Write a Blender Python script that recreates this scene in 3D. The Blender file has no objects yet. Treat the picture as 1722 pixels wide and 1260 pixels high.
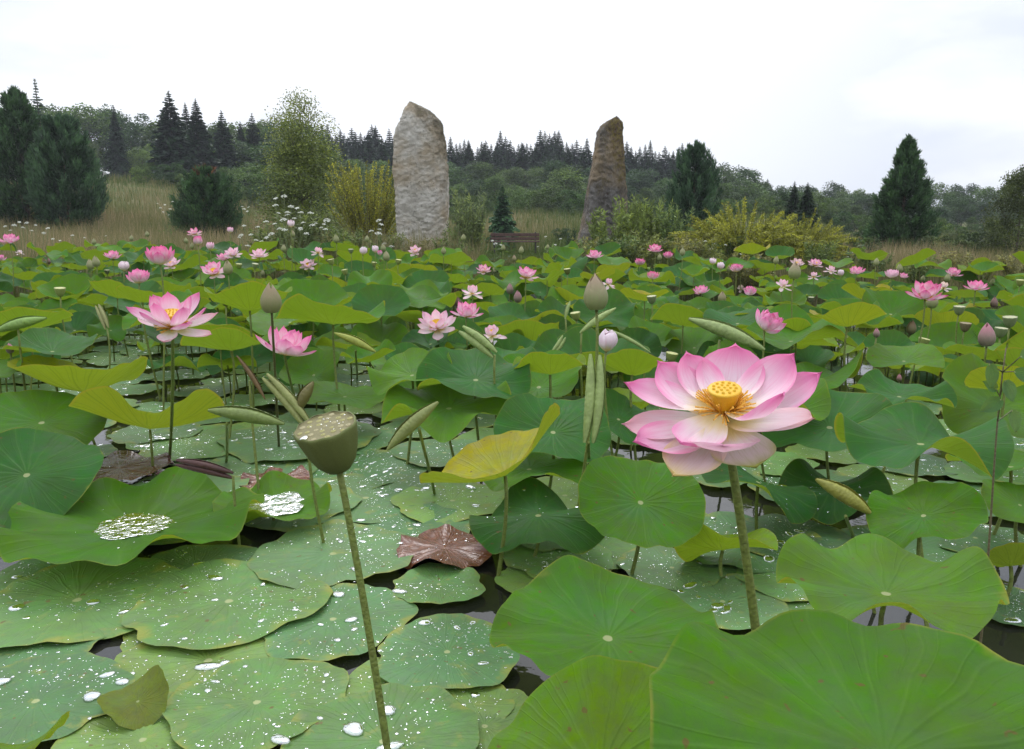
import bpy, math, random
import numpy as np
from mathutils import Vector, Matrix, Quaternion

# ------------------------------------------------------------------ camera, sky, sun, exposure
SC = bpy.context.scene
COL = SC.collection
H = 1.05
F = 1722 * 28 / 36.0
PITCH = math.atan(253 / F)
CP, SP = math.cos(PITCH), math.sin(PITCH)
cam_d = bpy.data.cameras.new("camera")
cam_d.lens = 28
cam_d.sensor_width = 36
cam_d.clip_start = 0.05
cam_d.clip_end = 3000
cam = bpy.data.objects.new("camera", cam_d)
COL.objects.link(cam)
cam.location = (0, 0, H)
cam.rotation_euler = (math.pi / 2 - PITCH, 0, 0)
SC.camera = cam

SUN_EL, SUN_AZ = math.radians(52), math.radians(-12)     # azimuth measured from straight ahead
world = bpy.data.worlds.new("World")
SC.world = world
world.use_nodes = True
SC.view_settings.view_transform = 'Standard'
SC.view_settings.look = 'None'
SC.view_settings.gamma = 1.0
SC.view_settings.use_curve_mapping = False
SC.view_settings.exposure = 0.14
sun_d = bpy.data.lights.new("sun", 'SUN')
sun_d.energy = 1.1
sun_d.angle = math.radians(22)
sun_d.color = (1.0, 0.97, 0.92)
sun = bpy.data.objects.new("sun", sun_d)
COL.objects.link(sun)
_sd = Vector((math.sin(SUN_AZ) * math.cos(SUN_EL), math.cos(SUN_AZ) * math.cos(SUN_EL), math.sin(SUN_EL)))
sun.rotation_euler = (-_sd).to_track_quat('-Z', 'Y').to_euler()


class NT:
    """small helper round a node tree"""
    def __init__(s, tree):
        s.t = tree
        s.n = tree.nodes
        s.n.clear()

    def node(s, kind, ins=None, **kw):
        nd = s.n.new(kind)
        for k, v in kw.items():
            setattr(nd, k, v)
        for k, v in (ins or {}).items():
            s.put(nd.inputs[k], v)
        return nd

    def put(s, sock, v):
        if isinstance(v, bpy.types.NodeSocket):
            s.t.links.new(v, sock)
        elif v is not None:
            if hasattr(sock.default_value, '__len__') and not hasattr(v, '__len__'):
                sock.default_value = [v] * len(sock.default_value)
            elif hasattr(sock.default_value, '__len__') and len(sock.default_value) == 4 and len(v) == 3:
                sock.default_value = (*v, 1)
            else:
                sock.default_value = v

    def m(s, op, a, b=None, c=None, clamp=False):
        nd = s.n.new('ShaderNodeMath')
        nd.operation = op
        nd.use_clamp = clamp
        for i, v in enumerate((a, b, c)):
            if v is not None:
                s.put(nd.inputs[i], v)
        return nd.outputs[0]

    def mix(s, f, a, b, mode='MIX'):
        nd = s.n.new('ShaderNodeMix')
        nd.data_type = 'RGBA'
        nd.blend_type = mode
        s.put(nd.inputs[0], f)
        s.put(nd.inputs[6], a)
        s.put(nd.inputs[7], b)
        return nd.outputs[2]

    def step(s, x, lo, hi, a=0.0, b=1.0):
        nd = s.n.new('ShaderNodeMapRange')
        nd.interpolation_type = 'SMOOTHSTEP'
        for i, v in enumerate((x, lo, hi, a, b)):
            s.put(nd.inputs[i], v)
        return nd.outputs[0]

    def noise(s, vec, scale, detail=3, rough=0.55, out=0):
        nd = s.n.new('ShaderNodeTexNoise')
        if vec is not None:
            s.put(nd.inputs['Vector'], vec)
        nd.inputs['Scale'].default_value = scale
        nd.inputs['Detail'].default_value = detail
        nd.inputs['Roughness'].default_value = rough
        return nd.outputs[out]

    def bump(s, height, strength=0.3, dist=0.01, normal=None):
        nd = s.node('ShaderNodeBump', {'Height': height, 'Strength': strength, 'Distance': dist})
        if normal is not None:
            s.put(nd.inputs['Normal'], normal)
        return nd.outputs[0]


w = NT(world.node_tree)
_tc = w.node('ShaderNodeTexCoord').outputs['Generated']
_sky = w.node('ShaderNodeTexSky', sky_type='NISHITA', sun_disc=False, sun_elevation=SUN_EL, sun_rotation=SUN_AZ, air_density=1.0, dust_density=3.0)
_sep = w.node('ShaderNodeSeparateXYZ', {0: _tc})
_zz = w.m('MAXIMUM', _sep.outputs[2], 0.0)
_map = w.node('ShaderNodeMapping', {'Vector': _tc, 'Scale': (1.0, 1.0, 3.0), 'Location': (0.35, 0.0, 0.2)})
_n1 = w.noise(_map.outputs[0], 2.4, 5, 0.5)
_cl = w.step(_n1, 0.40, 0.68)
# a bright, even overcast that is whitest ahead, where the sun stands behind it
_dot = w.node('ShaderNodeVectorMath', {0: _tc, 1: (0.02, 0.93, 0.36)}, operation='DOT_PRODUCT').outputs['Value']
_bright = w.step(_dot, 0.84, 1.0)
_clm = w.m('MAXIMUM', _cl, _bright)
_grey = w.mix(_clm, (6.3, 6.75, 7.75), (9.0, 9.2, 9.55))
_zen = w.m('ADD', 1.0, w.m('MULTIPLY', w.step(_zz, 0.15, 0.9), 1.15))
_ov = w.node('ShaderNodeVectorMath', {0: _grey, 'Scale': _zen}, operation='SCALE').outputs[0]
_skc = w.mix(0.94, _sky.outputs[0], _ov)
_bg = w.node('ShaderNodeBackground', {'Color': _skc, 'Strength': 0.120})
w.t.links.new(_bg.outputs[0], w.node('ShaderNodeOutputWorld').inputs[0])

# ------------------------------------------------------------------ helpers
R0 = np.random.default_rng(11)
rnd = random.Random(5)


def ray(px, py):
    dx, dy = (px - 861) / F, (630 - py) / F
    return Vector((dx, CP + dy * SP, -SP + dy * CP))


def at(px, py, depth):
    return Vector((0, 0, H)) + ray(px, py) * depth


def on_water(px, py, z=0.0):
    r = ray(px, py)
    return Vector((0, 0, H)) + r * ((z - H) / r.z)


def to_px(p):
    v = Vector(p) - Vector((0, 0, H))
    d = v.y * CP - v.z * SP
    if d < 0.02:
        return None
    u = v.y * SP + v.z * CP
    return 861 + F * v.x / d, 630 - F * u / d, d


def mesh_obj(name, verts, faces, mat, parent=None, uv=None, smooth=True, attr=None, mesh_only=False):
    """verts Nx3; faces: array (n,3|4) or a list of such arrays"""
    if isinstance(faces, np.ndarray):
        faces = [faces]
    faces = [np.asarray(f, dtype=np.int32) for f in faces if len(f)]
    me = bpy.data.meshes.new(name)
    verts = np.asarray(verts, dtype=np.float32)
    me.vertices.add(len(verts))
    me.vertices.foreach_set('co', verts.ravel())
    li = np.concatenate([f.ravel() for f in faces])
    tot = np.concatenate([np.full(len(f), f.shape[1], np.int32) for f in faces])
    start = np.concatenate(([0], np.cumsum(tot)[:-1])).astype(np.int32)
    me.loops.add(len(li))
    me.loops.foreach_set('vertex_index', li)
    me.polygons.add(len(tot))
    me.polygons.foreach_set('loop_start', start)
    me.polygons.foreach_set('loop_total', tot)
    me.update(calc_edges=True)
    me.polygons.foreach_set('use_smooth', np.full(len(tot), smooth, bool))
    if uv is not None:
        lay = me.uv_layers.new(name='flat')
        lay.data.foreach_set('uv', np.asarray(uv, np.float32)[li].ravel())
    if attr is not None:
        a = me.attributes.new('tint', 'FLOAT', 'POINT')
        a.data.foreach_set('value', np.asarray(attr, np.float32))
    if mat is not None:
        me.materials.append(mat)
    if mesh_only:
        return me
    return link(name, me, parent)


def link(name, data, parent=None):
    o = bpy.data.objects.new(name, data)
    COL.objects.link(o)
    if parent is not None:
        o.parent = parent
    return o


THINGS = []


def thing(name, label, cat, loc=(0, 0, 0), group=None, data=None, rotz=0):
    o = link(name, data)
    o.location = loc
    o.rotation_euler = (0, 0, rotz)
    o['label'] = label
    o['category'] = cat
    if group:
        o['group'] = group
    THINGS.append(o)
    return o


def structure(o, kind='structure'):
    o['kind'] = kind
    return o


def grid_faces(nu, nv, wrap=False):
    """faces of a nu x nv vertex grid (row-major, nv fastest)"""
    i, j = np.meshgrid(np.arange(nu - 1), np.arange(nv if wrap else nv - 1), indexing='ij')
    j2 = (j + 1) % nv
    return np.stack([i * nv + j, i * nv + j2, (i + 1) * nv + j2, (i + 1) * nv + j], -1).reshape(-1, 4)


def tube(points, radii, n=8, cap=True):
    P = np.asarray(points, float)
    r = np.broadcast_to(np.asarray(radii, float), (len(P),))
    T = np.gradient(P, axis=0)
    T /= np.linalg.norm(T, axis=1)[:, None] + 1e-9
    ref = np.array([1.0, 0, 0]) if abs(T[0][0]) < 0.8 else np.array([0, 1.0, 0])
    U = np.cross(T, ref)
    U /= np.linalg.norm(U, axis=1)[:, None] + 1e-9
    V = np.cross(T, U)
    a = np.linspace(0, 2 * np.pi, n, endpoint=False)
    ring = P[:, None] + r[:, None, None] * (U[:, None] * np.cos(a)[None, :, None] + V[:, None] * np.sin(a)[None, :, None])
    v = ring.reshape(-1, 3)
    f = [grid_faces(len(P), n, True)]
    if cap:
        c = len(v)
        v = np.vstack([v, P[-1:], P[:1]])
        k = np.arange(n)
        b = (len(P) - 1) * n
        f.append(np.stack([b + k, b + (k + 1) % n, np.full(n, c)], 1))
        f.append(np.stack([(k + 1) % n, k, np.full(n, c + 1)], 1))
    return v, f


def join(parts):
    """[(verts, [faces...]), ...] -> one verts, faces"""
    V, FF, o = [], [], 0
    for v, fs in parts:
        if isinstance(fs, np.ndarray):
            fs = [fs]
        V.append(np.asarray(v))
        FF += [np.asarray(f) + o for f in fs]
        o += len(v)
    return np.vstack(V), FF


def bez(a, b, c, d, n=12):
    t = np.linspace(0, 1, n)[:, None]
    a, b, c, d = (np.asarray(x, float) for x in (a, b, c, d))
    return (1 - t) ** 3 * a + 3 * t * (1 - t) ** 2 * b + 3 * t * t * (1 - t) * c + t ** 3 * d


def vnoise(p, scale, seed=0):
    """cheap smooth value noise on numpy points (N,3) in -1..1"""
    q = np.asarray(p, float) * scale + seed * 17.31
    i = np.floor(q).astype(np.int64)
    f = q - i
    f = f * f * (3 - 2 * f)

    def h(ix, iy, iz):
        n = (ix * 374761393 + iy * 668265263 + iz * 2147483647 + seed * 1013904223) & 0x7fffffff
        n = ((n ^ (n >> 13)) * 1274126177) & 0x7fffffff
        return ((n ^ (n >> 16)) & 0xffff) / 32767.5 - 1
    r = 0
    for dx in (0, 1):
        for dy in (0, 1):
            for dz in (0, 1):
                wt = (f[..., 0] if dx else 1 - f[..., 0]) * (f[..., 1] if dy else 1 - f[..., 1]) * (f[..., 2] if dz else 1 - f[..., 2])
                r = r + wt * h(i[..., 0] + dx, i[..., 1] + dy, i[..., 2] + dz)
    return r


# ------------------------------------------------------------------ materials
def new_mat(name):
    m = bpy.data.materials.new(name)
    m.use_nodes = True
    t = NT(m.node_tree)
    return m, t


def finish(t, shader, disp=None):
    o = t.node('ShaderNodeOutputMaterial')
    t.t.links.new(shader, o.inputs[0])


def leaf_material(name, floating=False, dead=False, mass=False):
    m, t = new_mat(name)
    oi = t.node('ShaderNodeObjectInfo')
    at_ = t.node('ShaderNodeAttribute', attribute_name='leaf_colour')
    uv = t.node('ShaderNodeUVMap', uv_map='flat').outputs[0]
    off = t.node('ShaderNodeVectorMath', {0: uv, 1: (0.5, 0.5, 0.0)}, operation='SUBTRACT').outputs[0]
    sc = t.node('ShaderNodeVectorMath', {0: off, 'Scale': 2.0}, operation='SCALE').outputs[0]
    rn = t.node('ShaderNodeCombineXYZ', {2: t.m('MULTIPLY', at_.outputs['Alpha'] if mass else oi.outputs['Random'], 40.0)}).outputs[0]
    p = t.node('ShaderNodeVectorMath', {0: sc, 1: rn}, operation='ADD').outputs[0]
    s = t.node('ShaderNodeSeparateXYZ', {0: sc})
    r = t.node('ShaderNodeVectorMath', {0: sc}, operation='LENGTH').outputs['Value']
    wob = t.m('MULTIPLY', t.m('SUBTRACT', t.noise(p, 1.7, 1), 0.5), 0.24)
    th = t.m('ADD', t.m('ARCTAN2', s.outputs[1], s.outputs[0]), wob)

    def veins(n, w0, phase=0.0):
        sn = t.m('ABSOLUTE', t.m('SINE', t.m('ADD', t.m('MULTIPLY', th, n / 2), phase)))
        d = t.m('MULTIPLY', t.m('MULTIPLY', sn, r), 2.0 / n)
        return t.step(d, w0, 0.0)
    v1 = veins(20, 0.018)
    v1s = veins(20, 0.05)
    v2 = t.m('MULTIPLY', veins(40, 0.010, 1.5708), t.step(r, 0.45, 0.62))
    # fine net between the veins
    vor = t.node('ShaderNodeTexVoronoi', {'Vector': p, 'Scale': 15.0}, feature='DISTANCE_TO_EDGE').outputs['Distance']
    net = t.step(vor, 0.05, 0.0)
    vein = t.m('MAXIMUM', v1, t.m('MULTIPLY', v2, 0.8))
    big = t.noise(p, 1.6, 3)
    fine = t.noise(p, 7.0, 4, 0.65)
    base = at_.outputs['Color'] if mass else oi.outputs['Color']
    hsv = t.node('ShaderNodeHueSaturation', {'Hue': t.step(big, 0.25, 0.75, 0.485, 0.512), 'Saturation': t.step(fine, 0.2, 0.8, 0.86, 1.06),
                                            'Value': t.step(t.m('ADD', t.m('MULTIPLY', big, 0.5), t.m('MULTIPLY', fine, 0.5)), 0.25, 0.75, 0.76, 1.22), 'Color': base})
    top = t.mix(t.m('MULTIPLY', v1s, t.step(big, .3, .7, 0.02, 0.09)), hsv.outputs[0], (0.16, 0.28, 0.07))
    top = t.mix(t.m('MULTIPLY', vein, t.step(fine, .3, .7, 0.03, 0.14)), top, (0.15, 0.27, 0.05))
    top = t.mix(t.m('MULTIPLY', net, 0.12), top, (0.03, 0.09, 0.03))
    bloom_ = t.m('MULTIPLY', t.step(t.noise(p, 1.1, 4, .6), .42, .68), t.step(r, 1.0, .1, 0, .40))
    top = t.mix(bloom_, top, (0.060, 0.150, 0.070))
    # paler centre scar
    top = t.mix(t.step(r, 0.050, 0.036), top, (0.32, 0.36, 0.16))
    # rim: a thin yellow line, and worn yellow / brown patches that come and go round the edge
    rimn = t.noise(p, 2.2, 3, 0.6)
    worn = t.m('MULTIPLY', t.step(t.m('ADD', r, t.m('MULTIPLY', t.m('SUBTRACT', rimn, 0.5), 1.1)), 1.10 if not floating else 0.92, 1.30 if not floating else 1.2), 0.8)
    top = t.mix(worn, top, (0.26, 0.27, 0.045))
    if floating:
        spots = t.step(t.noise(p, 4.2, 5, 0.7), 0.55, 0.73)
        top = t.mix(t.m('MULTIPLY', spots, 0.70), top, (0.23, 0.25, 0.055))
        sp2 = t.step(t.noise(p, 3.1, 4, 0.7), 0.68, 0.74)
        top = t.mix(t.m('MULTIPLY', sp2, 0.7), top, (0.17, 0.10, 0.045))
    top = t.mix(t.m('MULTIPLY', t.step(r, 0.978, 0.994), t.step(rimn, .4, .65, 0.05, 0.35 if floating else .6)), top, (0.24, 0.24, 0.04))
    sp3 = t.m('MULTIPLY', t.step(t.noise(p, 9.0, 2, 0.5), 0.70, 0.74), 0.8)
    top = t.mix(sp3, top, (0.13, 0.085, 0.03))
    und0 = t.mix(0.42, base, (0.22, 0.33, 0.022))
    und = t.mix(t.step(big, 0.3, 0.7, 0, 0.35), und0, (0.20, 0.28, 0.03))
    und = t.mix(t.m('MULTIPLY', t.m('MAXIMUM', vein, t.m('MULTIPLY', net, 0.22)), 0.55), und, (0.10, 0.16, 0.015))
    und = t.mix(t.m('MULTIPLY', t.step(r, 0.955, 0.99), 0.6), und, (0.36, 0.24, 0.04))
    if dead:
        top = t.mix(t.step(fine, 0.3, 0.7), base, (0.10, 0.035, 0.02))
        top = t.mix(t.m('MULTIPLY', vein, 0.25), top, (0.24, 0.09, 0.035))
        und = t.mix(0.5, base, (0.16, 0.07, 0.03))
    back = t.node('ShaderNodeNewGeometry').outputs['Backfacing']
    col = t.mix(back, top, und)
    hgt = t.m('ADD', t.m('MULTIPLY', vein, 0.16), t.m('ADD', t.m('MULTIPLY', fine, 0.35), t.m('MULTIPLY', big, 1.1)))
    nrm = t.bump(hgt, 0.42 if not dead else 0.8, 0.012)
    bs = t.node('ShaderNodeBsdfPrincipled', {'Base Color': col, 'Roughness': t.step(fine, 0.2, 0.8, 0.40, 0.56) if not dead else 0.22,
                                             'Specular IOR Level': (0.20 if floating else 0.07) if not dead else .5, 'Normal': nrm})
    tcol = t.mix(0.45, col, (0.34, 0.46, 0.02), 'MIX')
    tr = t.node('ShaderNodeBsdfTranslucent', {'Color': tcol, 'Normal': nrm})
    mx = t.node('ShaderNodeMixShader', {0: 0.0 if dead else (0.12 if floating else 0.34)})
    t.t.links.new(bs.outputs[0], mx.inputs[1])
    t.t.links.new(tr.outputs[0], mx.inputs[2])
    finish(t, mx.outputs[0])
    return m


def simple_mat(name, col, rough=0.6, bump=0.0, bscale=30, var=0.25, spec=0.4, transl=0.0, use_obj=False, streak=False, dark=None):
    m, t = new_mat(name)
    oi = t.node('ShaderNodeObjectInfo')
    tc = t.node('ShaderNodeTexCoord').outputs['Object']
    if streak:
        tc = t.node('ShaderNodeMapping', {'Vector': tc, 'Scale': (1, 1, 0.12)}).outputs[0]
    n = t.noise(tc, bscale, 4, 0.6)
    b = oi.outputs['Color'] if use_obj else col
    hv = t.node('ShaderNodeHueSaturation', {'Value': t.step(n, 0.25, 0.75, 1 - var, 1 + var), 'Color': b}).outputs[0]
    if dark is not None:
        hv = t.mix(t.step(t.noise(tc, bscale * 0.25, 4, 0.7), 0.50, 0.75, 0, .55), hv, dark)
    ins = {'Base Color': hv, 'Roughness': rough, 'Specular IOR Level': spec}
    if bump:
        ins['Normal'] = t.bump(n, bump, 0.01)
    bs = t.node('ShaderNodeBsdfPrincipled', ins)
    out = bs.outputs[0]
    if transl:
        tr = t.node('ShaderNodeBsdfTranslucent', {'Color': hv})
        mx = t.node('ShaderNodeMixShader', {0: transl})
        t.t.links.new(out, mx.inputs[1])
        t.t.links.new(tr.outputs[0], mx.inputs[2])
        out = mx.outputs[0]
    finish(t, out)
    return m


def foliage_mat(name, transl=0.25, rough=0.55, spread=0.55, shift=(1.25, 1.15, 0.7)):
    """leaf colour = the object's own colour, each leaf a little lighter or darker by its own tint"""
    m, t = new_mat(name)
    oi = t.node('ShaderNodeObjectInfo')
    a = t.node('ShaderNodeAttribute', attribute_name='tint').outputs['Fac']
    b = oi.outputs['Color']
    light = t.mix(1.0, b, shift, 'MULTIPLY')
    c = t.mix(t.step(a, 0.5, 1.0), b, light)
    hv = t.node('ShaderNodeHueSaturation', {'Value': t.step(a, 0.0, 1.0, 1 - spread, 1 + spread), 'Color': c}).outputs[0]
    bs = t.node('ShaderNodeBsdfPrincipled', {'Base Color': hv, 'Roughness': rough, 'Specular IOR Level': 0.3})
    tr = t.node('ShaderNodeBsdfTranslucent', {'Color': hv})
    mx = t.node('ShaderNodeMixShader', {0: transl})
    t.t.links.new(bs.outputs[0], mx.inputs[1])
    t.t.links.new(tr.outputs[0], mx.inputs[2])
    finish(t, mx.outputs[0])
    return m


def petal_material():
    m, t = new_mat('lotus_petal')
    oi = t.node('ShaderNodeObjectInfo')
    uv = t.node('ShaderNodeUVMap', uv_map='flat').outputs[0]
    s = t.node('ShaderNodeSeparateXYZ', {0: uv})
    u, v = s.outputs[0], s.outputs[1]                      # u base->tip, v across 0..1
    edge = t.m('MULTIPLY', t.m('ABSOLUTE', t.m('SUBTRACT', v, 0.5)), 2.0)
    wv = t.node('ShaderNodeCombineXYZ', {0: t.m('MULTIPLY', u, 1.2), 1: t.m('MULTIPLY', v, 16.0), 2: t.m('MULTIPLY', oi.outputs['Random'], 30)}).outputs[0]
    lines = t.noise(wv, 2.2, 3, 0.6)
    soft = t.noise(wv, 0.35, 2)
    tip = oi.outputs['Color']
    pale = t.mix(0.13, (0.86, 0.70, 0.76), tip)
    uu = t.m('ADD', u, t.m('MULTIPLY', t.m('SUBTRACT', soft, 0.5), 0.18))
    c = t.mix(t.step(uu, 0.08, 0.40), (0.86, 0.74, 0.36), (0.88, 0.80, 0.78))
    c = t.mix(t.step(uu, 0.26, 0.62), c, pale)
    k = t.m('MAXIMUM', t.step(uu, 0.55, 1.02), t.m('MULTIPLY', t.step(edge, 0.55, 1.0), t.step(u, 0.3, 0.7, 0, 0.75)))
    c = t.mix(k, c, tip)
    c = t.mix(t.m('MULTIPLY', t.step(lines, 0.45, 0.68), t.step(u, 0.1, 0.5, 0.05, 0.22)), c, t.mix(1.0, tip, (0.9, 0.72, 0.8), 'MULTIPLY'))
    nrm = t.bump(lines, 0.18, 0.003)
    bs = t.node('ShaderNodeBsdfPrincipled', {'Base Color': c, 'Roughness': 0.55, 'Specular IOR Level': 0.2, 'Normal': nrm})
    tr = t.node('ShaderNodeBsdfTranslucent', {'Color': c})
    mx = t.node('ShaderNodeMixShader', {0: 0.38})
    t.t.links.new(bs.outputs[0], mx.inputs[1])
    t.t.links.new(tr.outputs[0], mx.inputs[2])
    finish(t, mx.outputs[0])
    return m


def drop_material():
    m, t = new_mat('water_drop')
    gl = t.node('ShaderNodeBsdfGlossy', {'Color': (0.97, 0.98, 1.0, 1), 'Roughness': 0.03})
    tr = t.node('ShaderNodeBsdfTransparent', {'Color': (0.93, 0.97, 0.93, 1)})
    lw = t.node('ShaderNodeLayerWeight', {'Blend': 0.35}).outputs['Facing']
    mx = t.node('ShaderNodeMixShader', {0: t.step(lw, 0.05, 0.75, 0.32, 0.95)})
    t.t.links.new(tr.outputs[0], mx.inputs[1])
    t.t.links.new(gl.outputs[0], mx.inputs[2])
    finish(t, mx.outputs[0])
    return m


def water_material():
    m, t = new_mat('pond_water')
    tc = t.node('ShaderNodeTexCoord').outputs['Object']
    n = t.noise(tc, 5.0, 3, 0.5)
    n2 = t.noise(tc, 26.0, 2, 0.5)
    h = t.m('ADD', n, t.m('MULTIPLY', n2, 0.25))
    c = t.mix(t.step(t.noise(tc, 1.3, 3), 0.35, 0.7), (0.010, 0.011, 0.009), (0.022, 0.022, 0.018))
    bs = t.node('ShaderNodeBsdfPrincipled', {'Base Color': c, 'Roughness': 0.04, 'IOR': 1.45, 'Normal': t.bump(h, 0.14, 0.012)})
    finish(t, bs.outputs[0])
    return m


def ground_material():
    m, t = new_mat('meadow_soil')
    tc = t.node('ShaderNodeTexCoord').outputs['Object']
    n = t.noise(tc, 0.35, 5, 0.6)
    n2 = t.noise(tc, 6.0, 4, 0.7)
    c = t.mix(t.step(n, 0.38, 0.62), (0.085, 0.105, 0.028), (0.165, 0.135, 0.062))
    c = t.mix(t.step(n2, 0.3, 0.7, 0, 0.6), c, (0.05, 0.065, 0.02))
    bs = t.node('ShaderNodeBsdfPrincipled', {'Base Color': c, 'Roughness': 0.9, 'Specular IOR Level': 0.1, 'Normal': t.bump(n2, 0.6, 0.08)})
    finish(t, bs.outputs[0])
    return m


def stone_material(name, c_lo, c_hi, moss, moss_lo, moss_hi, dark, streak=False):
    m, t = new_mat(name)
    tc = t.node('ShaderNodeTexCoord').outputs['Object']
    st = t.node('ShaderNodeMapping', {'Vector': tc, 'Scale': (1, 1, 0.45 if streak else 1.25)}).outputs[0]
    big = t.noise(tc, 0.9, 4, 0.6)
    mid = t.noise(st, 3.6, 6, 0.68)
    fine = t.noise(tc, 15.0, 5, 0.7)
    c = t.mix(t.step(mid, 0.32, 0.68), c_lo, c_hi)
    c = t.mix(t.step(big, 0.40, 0.62, 0, 0.62), c, (0.40, 0.285, 0.145))
    c = t.mix(t.step(fine, 0.45, 0.24, 0, 0.9), c, dark)
    sp = t.node('ShaderNodeSeparateXYZ', {0: tc})
    # lichen and grime: settled on the upper part and on one flank
    a = t.node('ShaderNodeAttribute', attribute_name='tint').outputs['Fac']
    k = t.m('ADD', a, t.m('MULTIPLY', t.m('SUBTRACT', t.noise(st, 2.4, 5, 0.7), 0.5), 1.3))
    c = t.mix(t.m('MULTIPLY', t.step(k, moss_lo, moss_hi), 0.85), c, t.mix(t.step(fine, 0.35, 0.65), moss, dark))
    pits = t.noise(st, 11.0, 8, 0.82)
    nrm = t.bump(pits, 1.0, 0.09, t.bump(mid, 0.8, 0.10))
    bs = t.node('ShaderNodeBsdfPrincipled', {'Base Color': c, 'Roughness': 0.85, 'Specular IOR Level': 0.25, 'Normal': nrm})
    finish(t, bs.outputs[0])
    return m


M_LEAF = leaf_material('lotus_leaf')
M_FLOAT = leaf_material('floating_leaf', floating=True)
M_MASS = leaf_material('leaf_mass', mass=True)
M_DEAD = leaf_material('dead_leaf', dead=True)
M_STEM = simple_mat('leaf_stalk', (0.12, 0.17, 0.035), 0.5, 0.5, 160, 0.3, use_obj=True, dark=(0.09, 0.06, 0.02))
M_PETAL = petal_material()
M_DROP = drop_material()
M_BUD = simple_mat('bud_skin', (0.3, 0.3, 0.1), 0.5, 0.2, 26, 0.18, transl=0.15, use_obj=True, streak=True)
M_POD = simple_mat('pod_skin', (0.3, 0.3, 0.1), 0.6, 0.35, 45, 0.22, use_obj=True)
M_ROLL = simple_mat('rolled_leaf', (0.3, 0.3, 0.1), 0.5, 0.5, 38, 0.16, transl=0.12, use_obj=True)
M_STAMEN = simple_mat('stamen', (0.85, 0.50, 0.07), 0.6, 0, 60, 0.25, transl=0.3)
M_RECEPT = simple_mat('seed_head', (0.72, 0.43, 0.02), 0.45, 0.1, 90, 0.12, transl=0.15)
M_BARK = simple_mat('bark', (0.10, 0.08, 0.06), 0.9, 0.8, 14, 0.35, streak=True)
M_FOL = foliage_mat('tree_foliage')
M_NEEDLE = foliage_mat('needle_foliage', 0.12, 0.6, 0.72, (1.2, 1.2, 0.9))
M_WFLOWER = simple_mat('umbel_white', (0.74, 0.75, 0.66), 0.7, 0, 60, 0.2, transl=0.3)
M_WATER = water_material()
M_GROUND = ground_material()

# ------------------------------------------------------------------ the ground and the water
T_PX = np.array([-900, -200, 230, 450, 700, 900, 1100, 1335, 1450, 1900, 2800], float)
T_D = np.array([14, 20, 30, 45, 60, 90, 140, 400], float)
T_Z = np.array([
    [.1, .25, .8, 1.8, 3.5, 6.0, 8.0, 14],
    [.1, .25, .8, 1.8, 3.5, 6.0, 8.0, 14],
    [.1, .25, .8, 2.0, 4.1, 6.0, 8.0, 14],
    [.1, .20, .6, 1.3, 2.2, 4.0, 6.0, 12],
    [.08, .15, .25, .6, 1.3, 2.5, 4.5, 10],
    [.06, .12, .14, .9, 2.0, 2.5, 4.0, 9],
    [.05, .12, .2, .8, 1.4, 1.9, 3.0, 8],
    [.05, .12, .45, 1.6, 1.7, 1.5, 1.5, 6],
    [.05, .10, .12, .1, .2, .6, 1.2, 5],
    [.05, .10, .12, .1, .2, .6, 1.2, 5],
    [.05, .10, .12, .1, .2, .6, 1.2, 5]])


def bear(x, y):
    return 861 + 1363 * np.asarray(x, float) / np.maximum(np.asarray(y, float), 0.5)


def shore(px):
    return np.interp(px, [-400, 200, 900, 1300, 1722, 2300], [16.0, 15.0, 13.4, 12.4, 10.8, 9.5])


def terrain(x, y):
    x = np.asarray(x, float)
    y = np.asarray(y, float)
    px = np.clip(bear(x, y), -899, 2799)
    d = np.clip(y, 14, 399)
    i = np.clip(np.searchsorted(T_PX, px) - 1, 0, len(T_PX) - 2)
    j = np.clip(np.searchsorted(T_D, d) - 1, 0, len(T_D) - 2)
    u = (px - T_PX[i]) / (T_PX[i + 1] - T_PX[i])
    v = (d - T_D[j]) / (T_D[j + 1] - T_D[j])
    u = u * u * (3 - 2 * u)
    z = (T_Z[i, j] * (1 - u) + T_Z[i + 1, j] * u) * (1 - v) + (T_Z[i, j + 1] * (1 - u) + T_Z[i + 1, j + 1] * u) * v
    p3 = np.stack([x, y, np.zeros_like(x)], -1)
    z = z - .22 * np.clip((d - 14) / 10, 0, 1) + 0.05 * vnoise(p3, 0.35, 3) + np.clip((y - 30) / 40, 0, 1) * 0.25 * vnoise(p3, 0.08, 5)
    s = np.clip((y - shore(px)) / 1.0, 0, 1)
    s = np.maximum(s, np.clip((-2.0 - y) / 1.0, 0, 1))
    s = np.maximum(s, np.clip((np.abs(x) - 17) / 2.0, 0, 1))
    return -0.45 * (1 - s) + np.maximum(z, 0.02) * s


def TZ(x, y):
    return float(terrain(np.array([x]), np.array([y]))[0])


xs = np.concatenate([-np.geomspace(20, 310, 26)[::-1], np.linspace(-19.5, 19.5, 80), np.geomspace(20, 310, 26)])
ys = np.concatenate([np.linspace(-18, -4, 8), np.linspace(-3.5, 40, 110), np.geomspace(41, 395, 46)])
gy, gx = np.meshgrid(ys, xs, indexing='ij')
gz = terrain(gx, gy)
structure(mesh_obj('ground', np.stack([gx, gy, gz], -1).reshape(-1, 3), grid_faces(len(ys), len(xs)), M_GROUND))
wx, wy = np.meshgrid(np.linspace(-20, 20, 3), np.linspace(-5, 18, 3), indexing='ij')
structure(mesh_obj('water', np.stack([wx, wy, 0 * wx], -1).reshape(-1, 3), grid_faces(3, 3)[:, ::-1], M_WATER))

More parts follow.
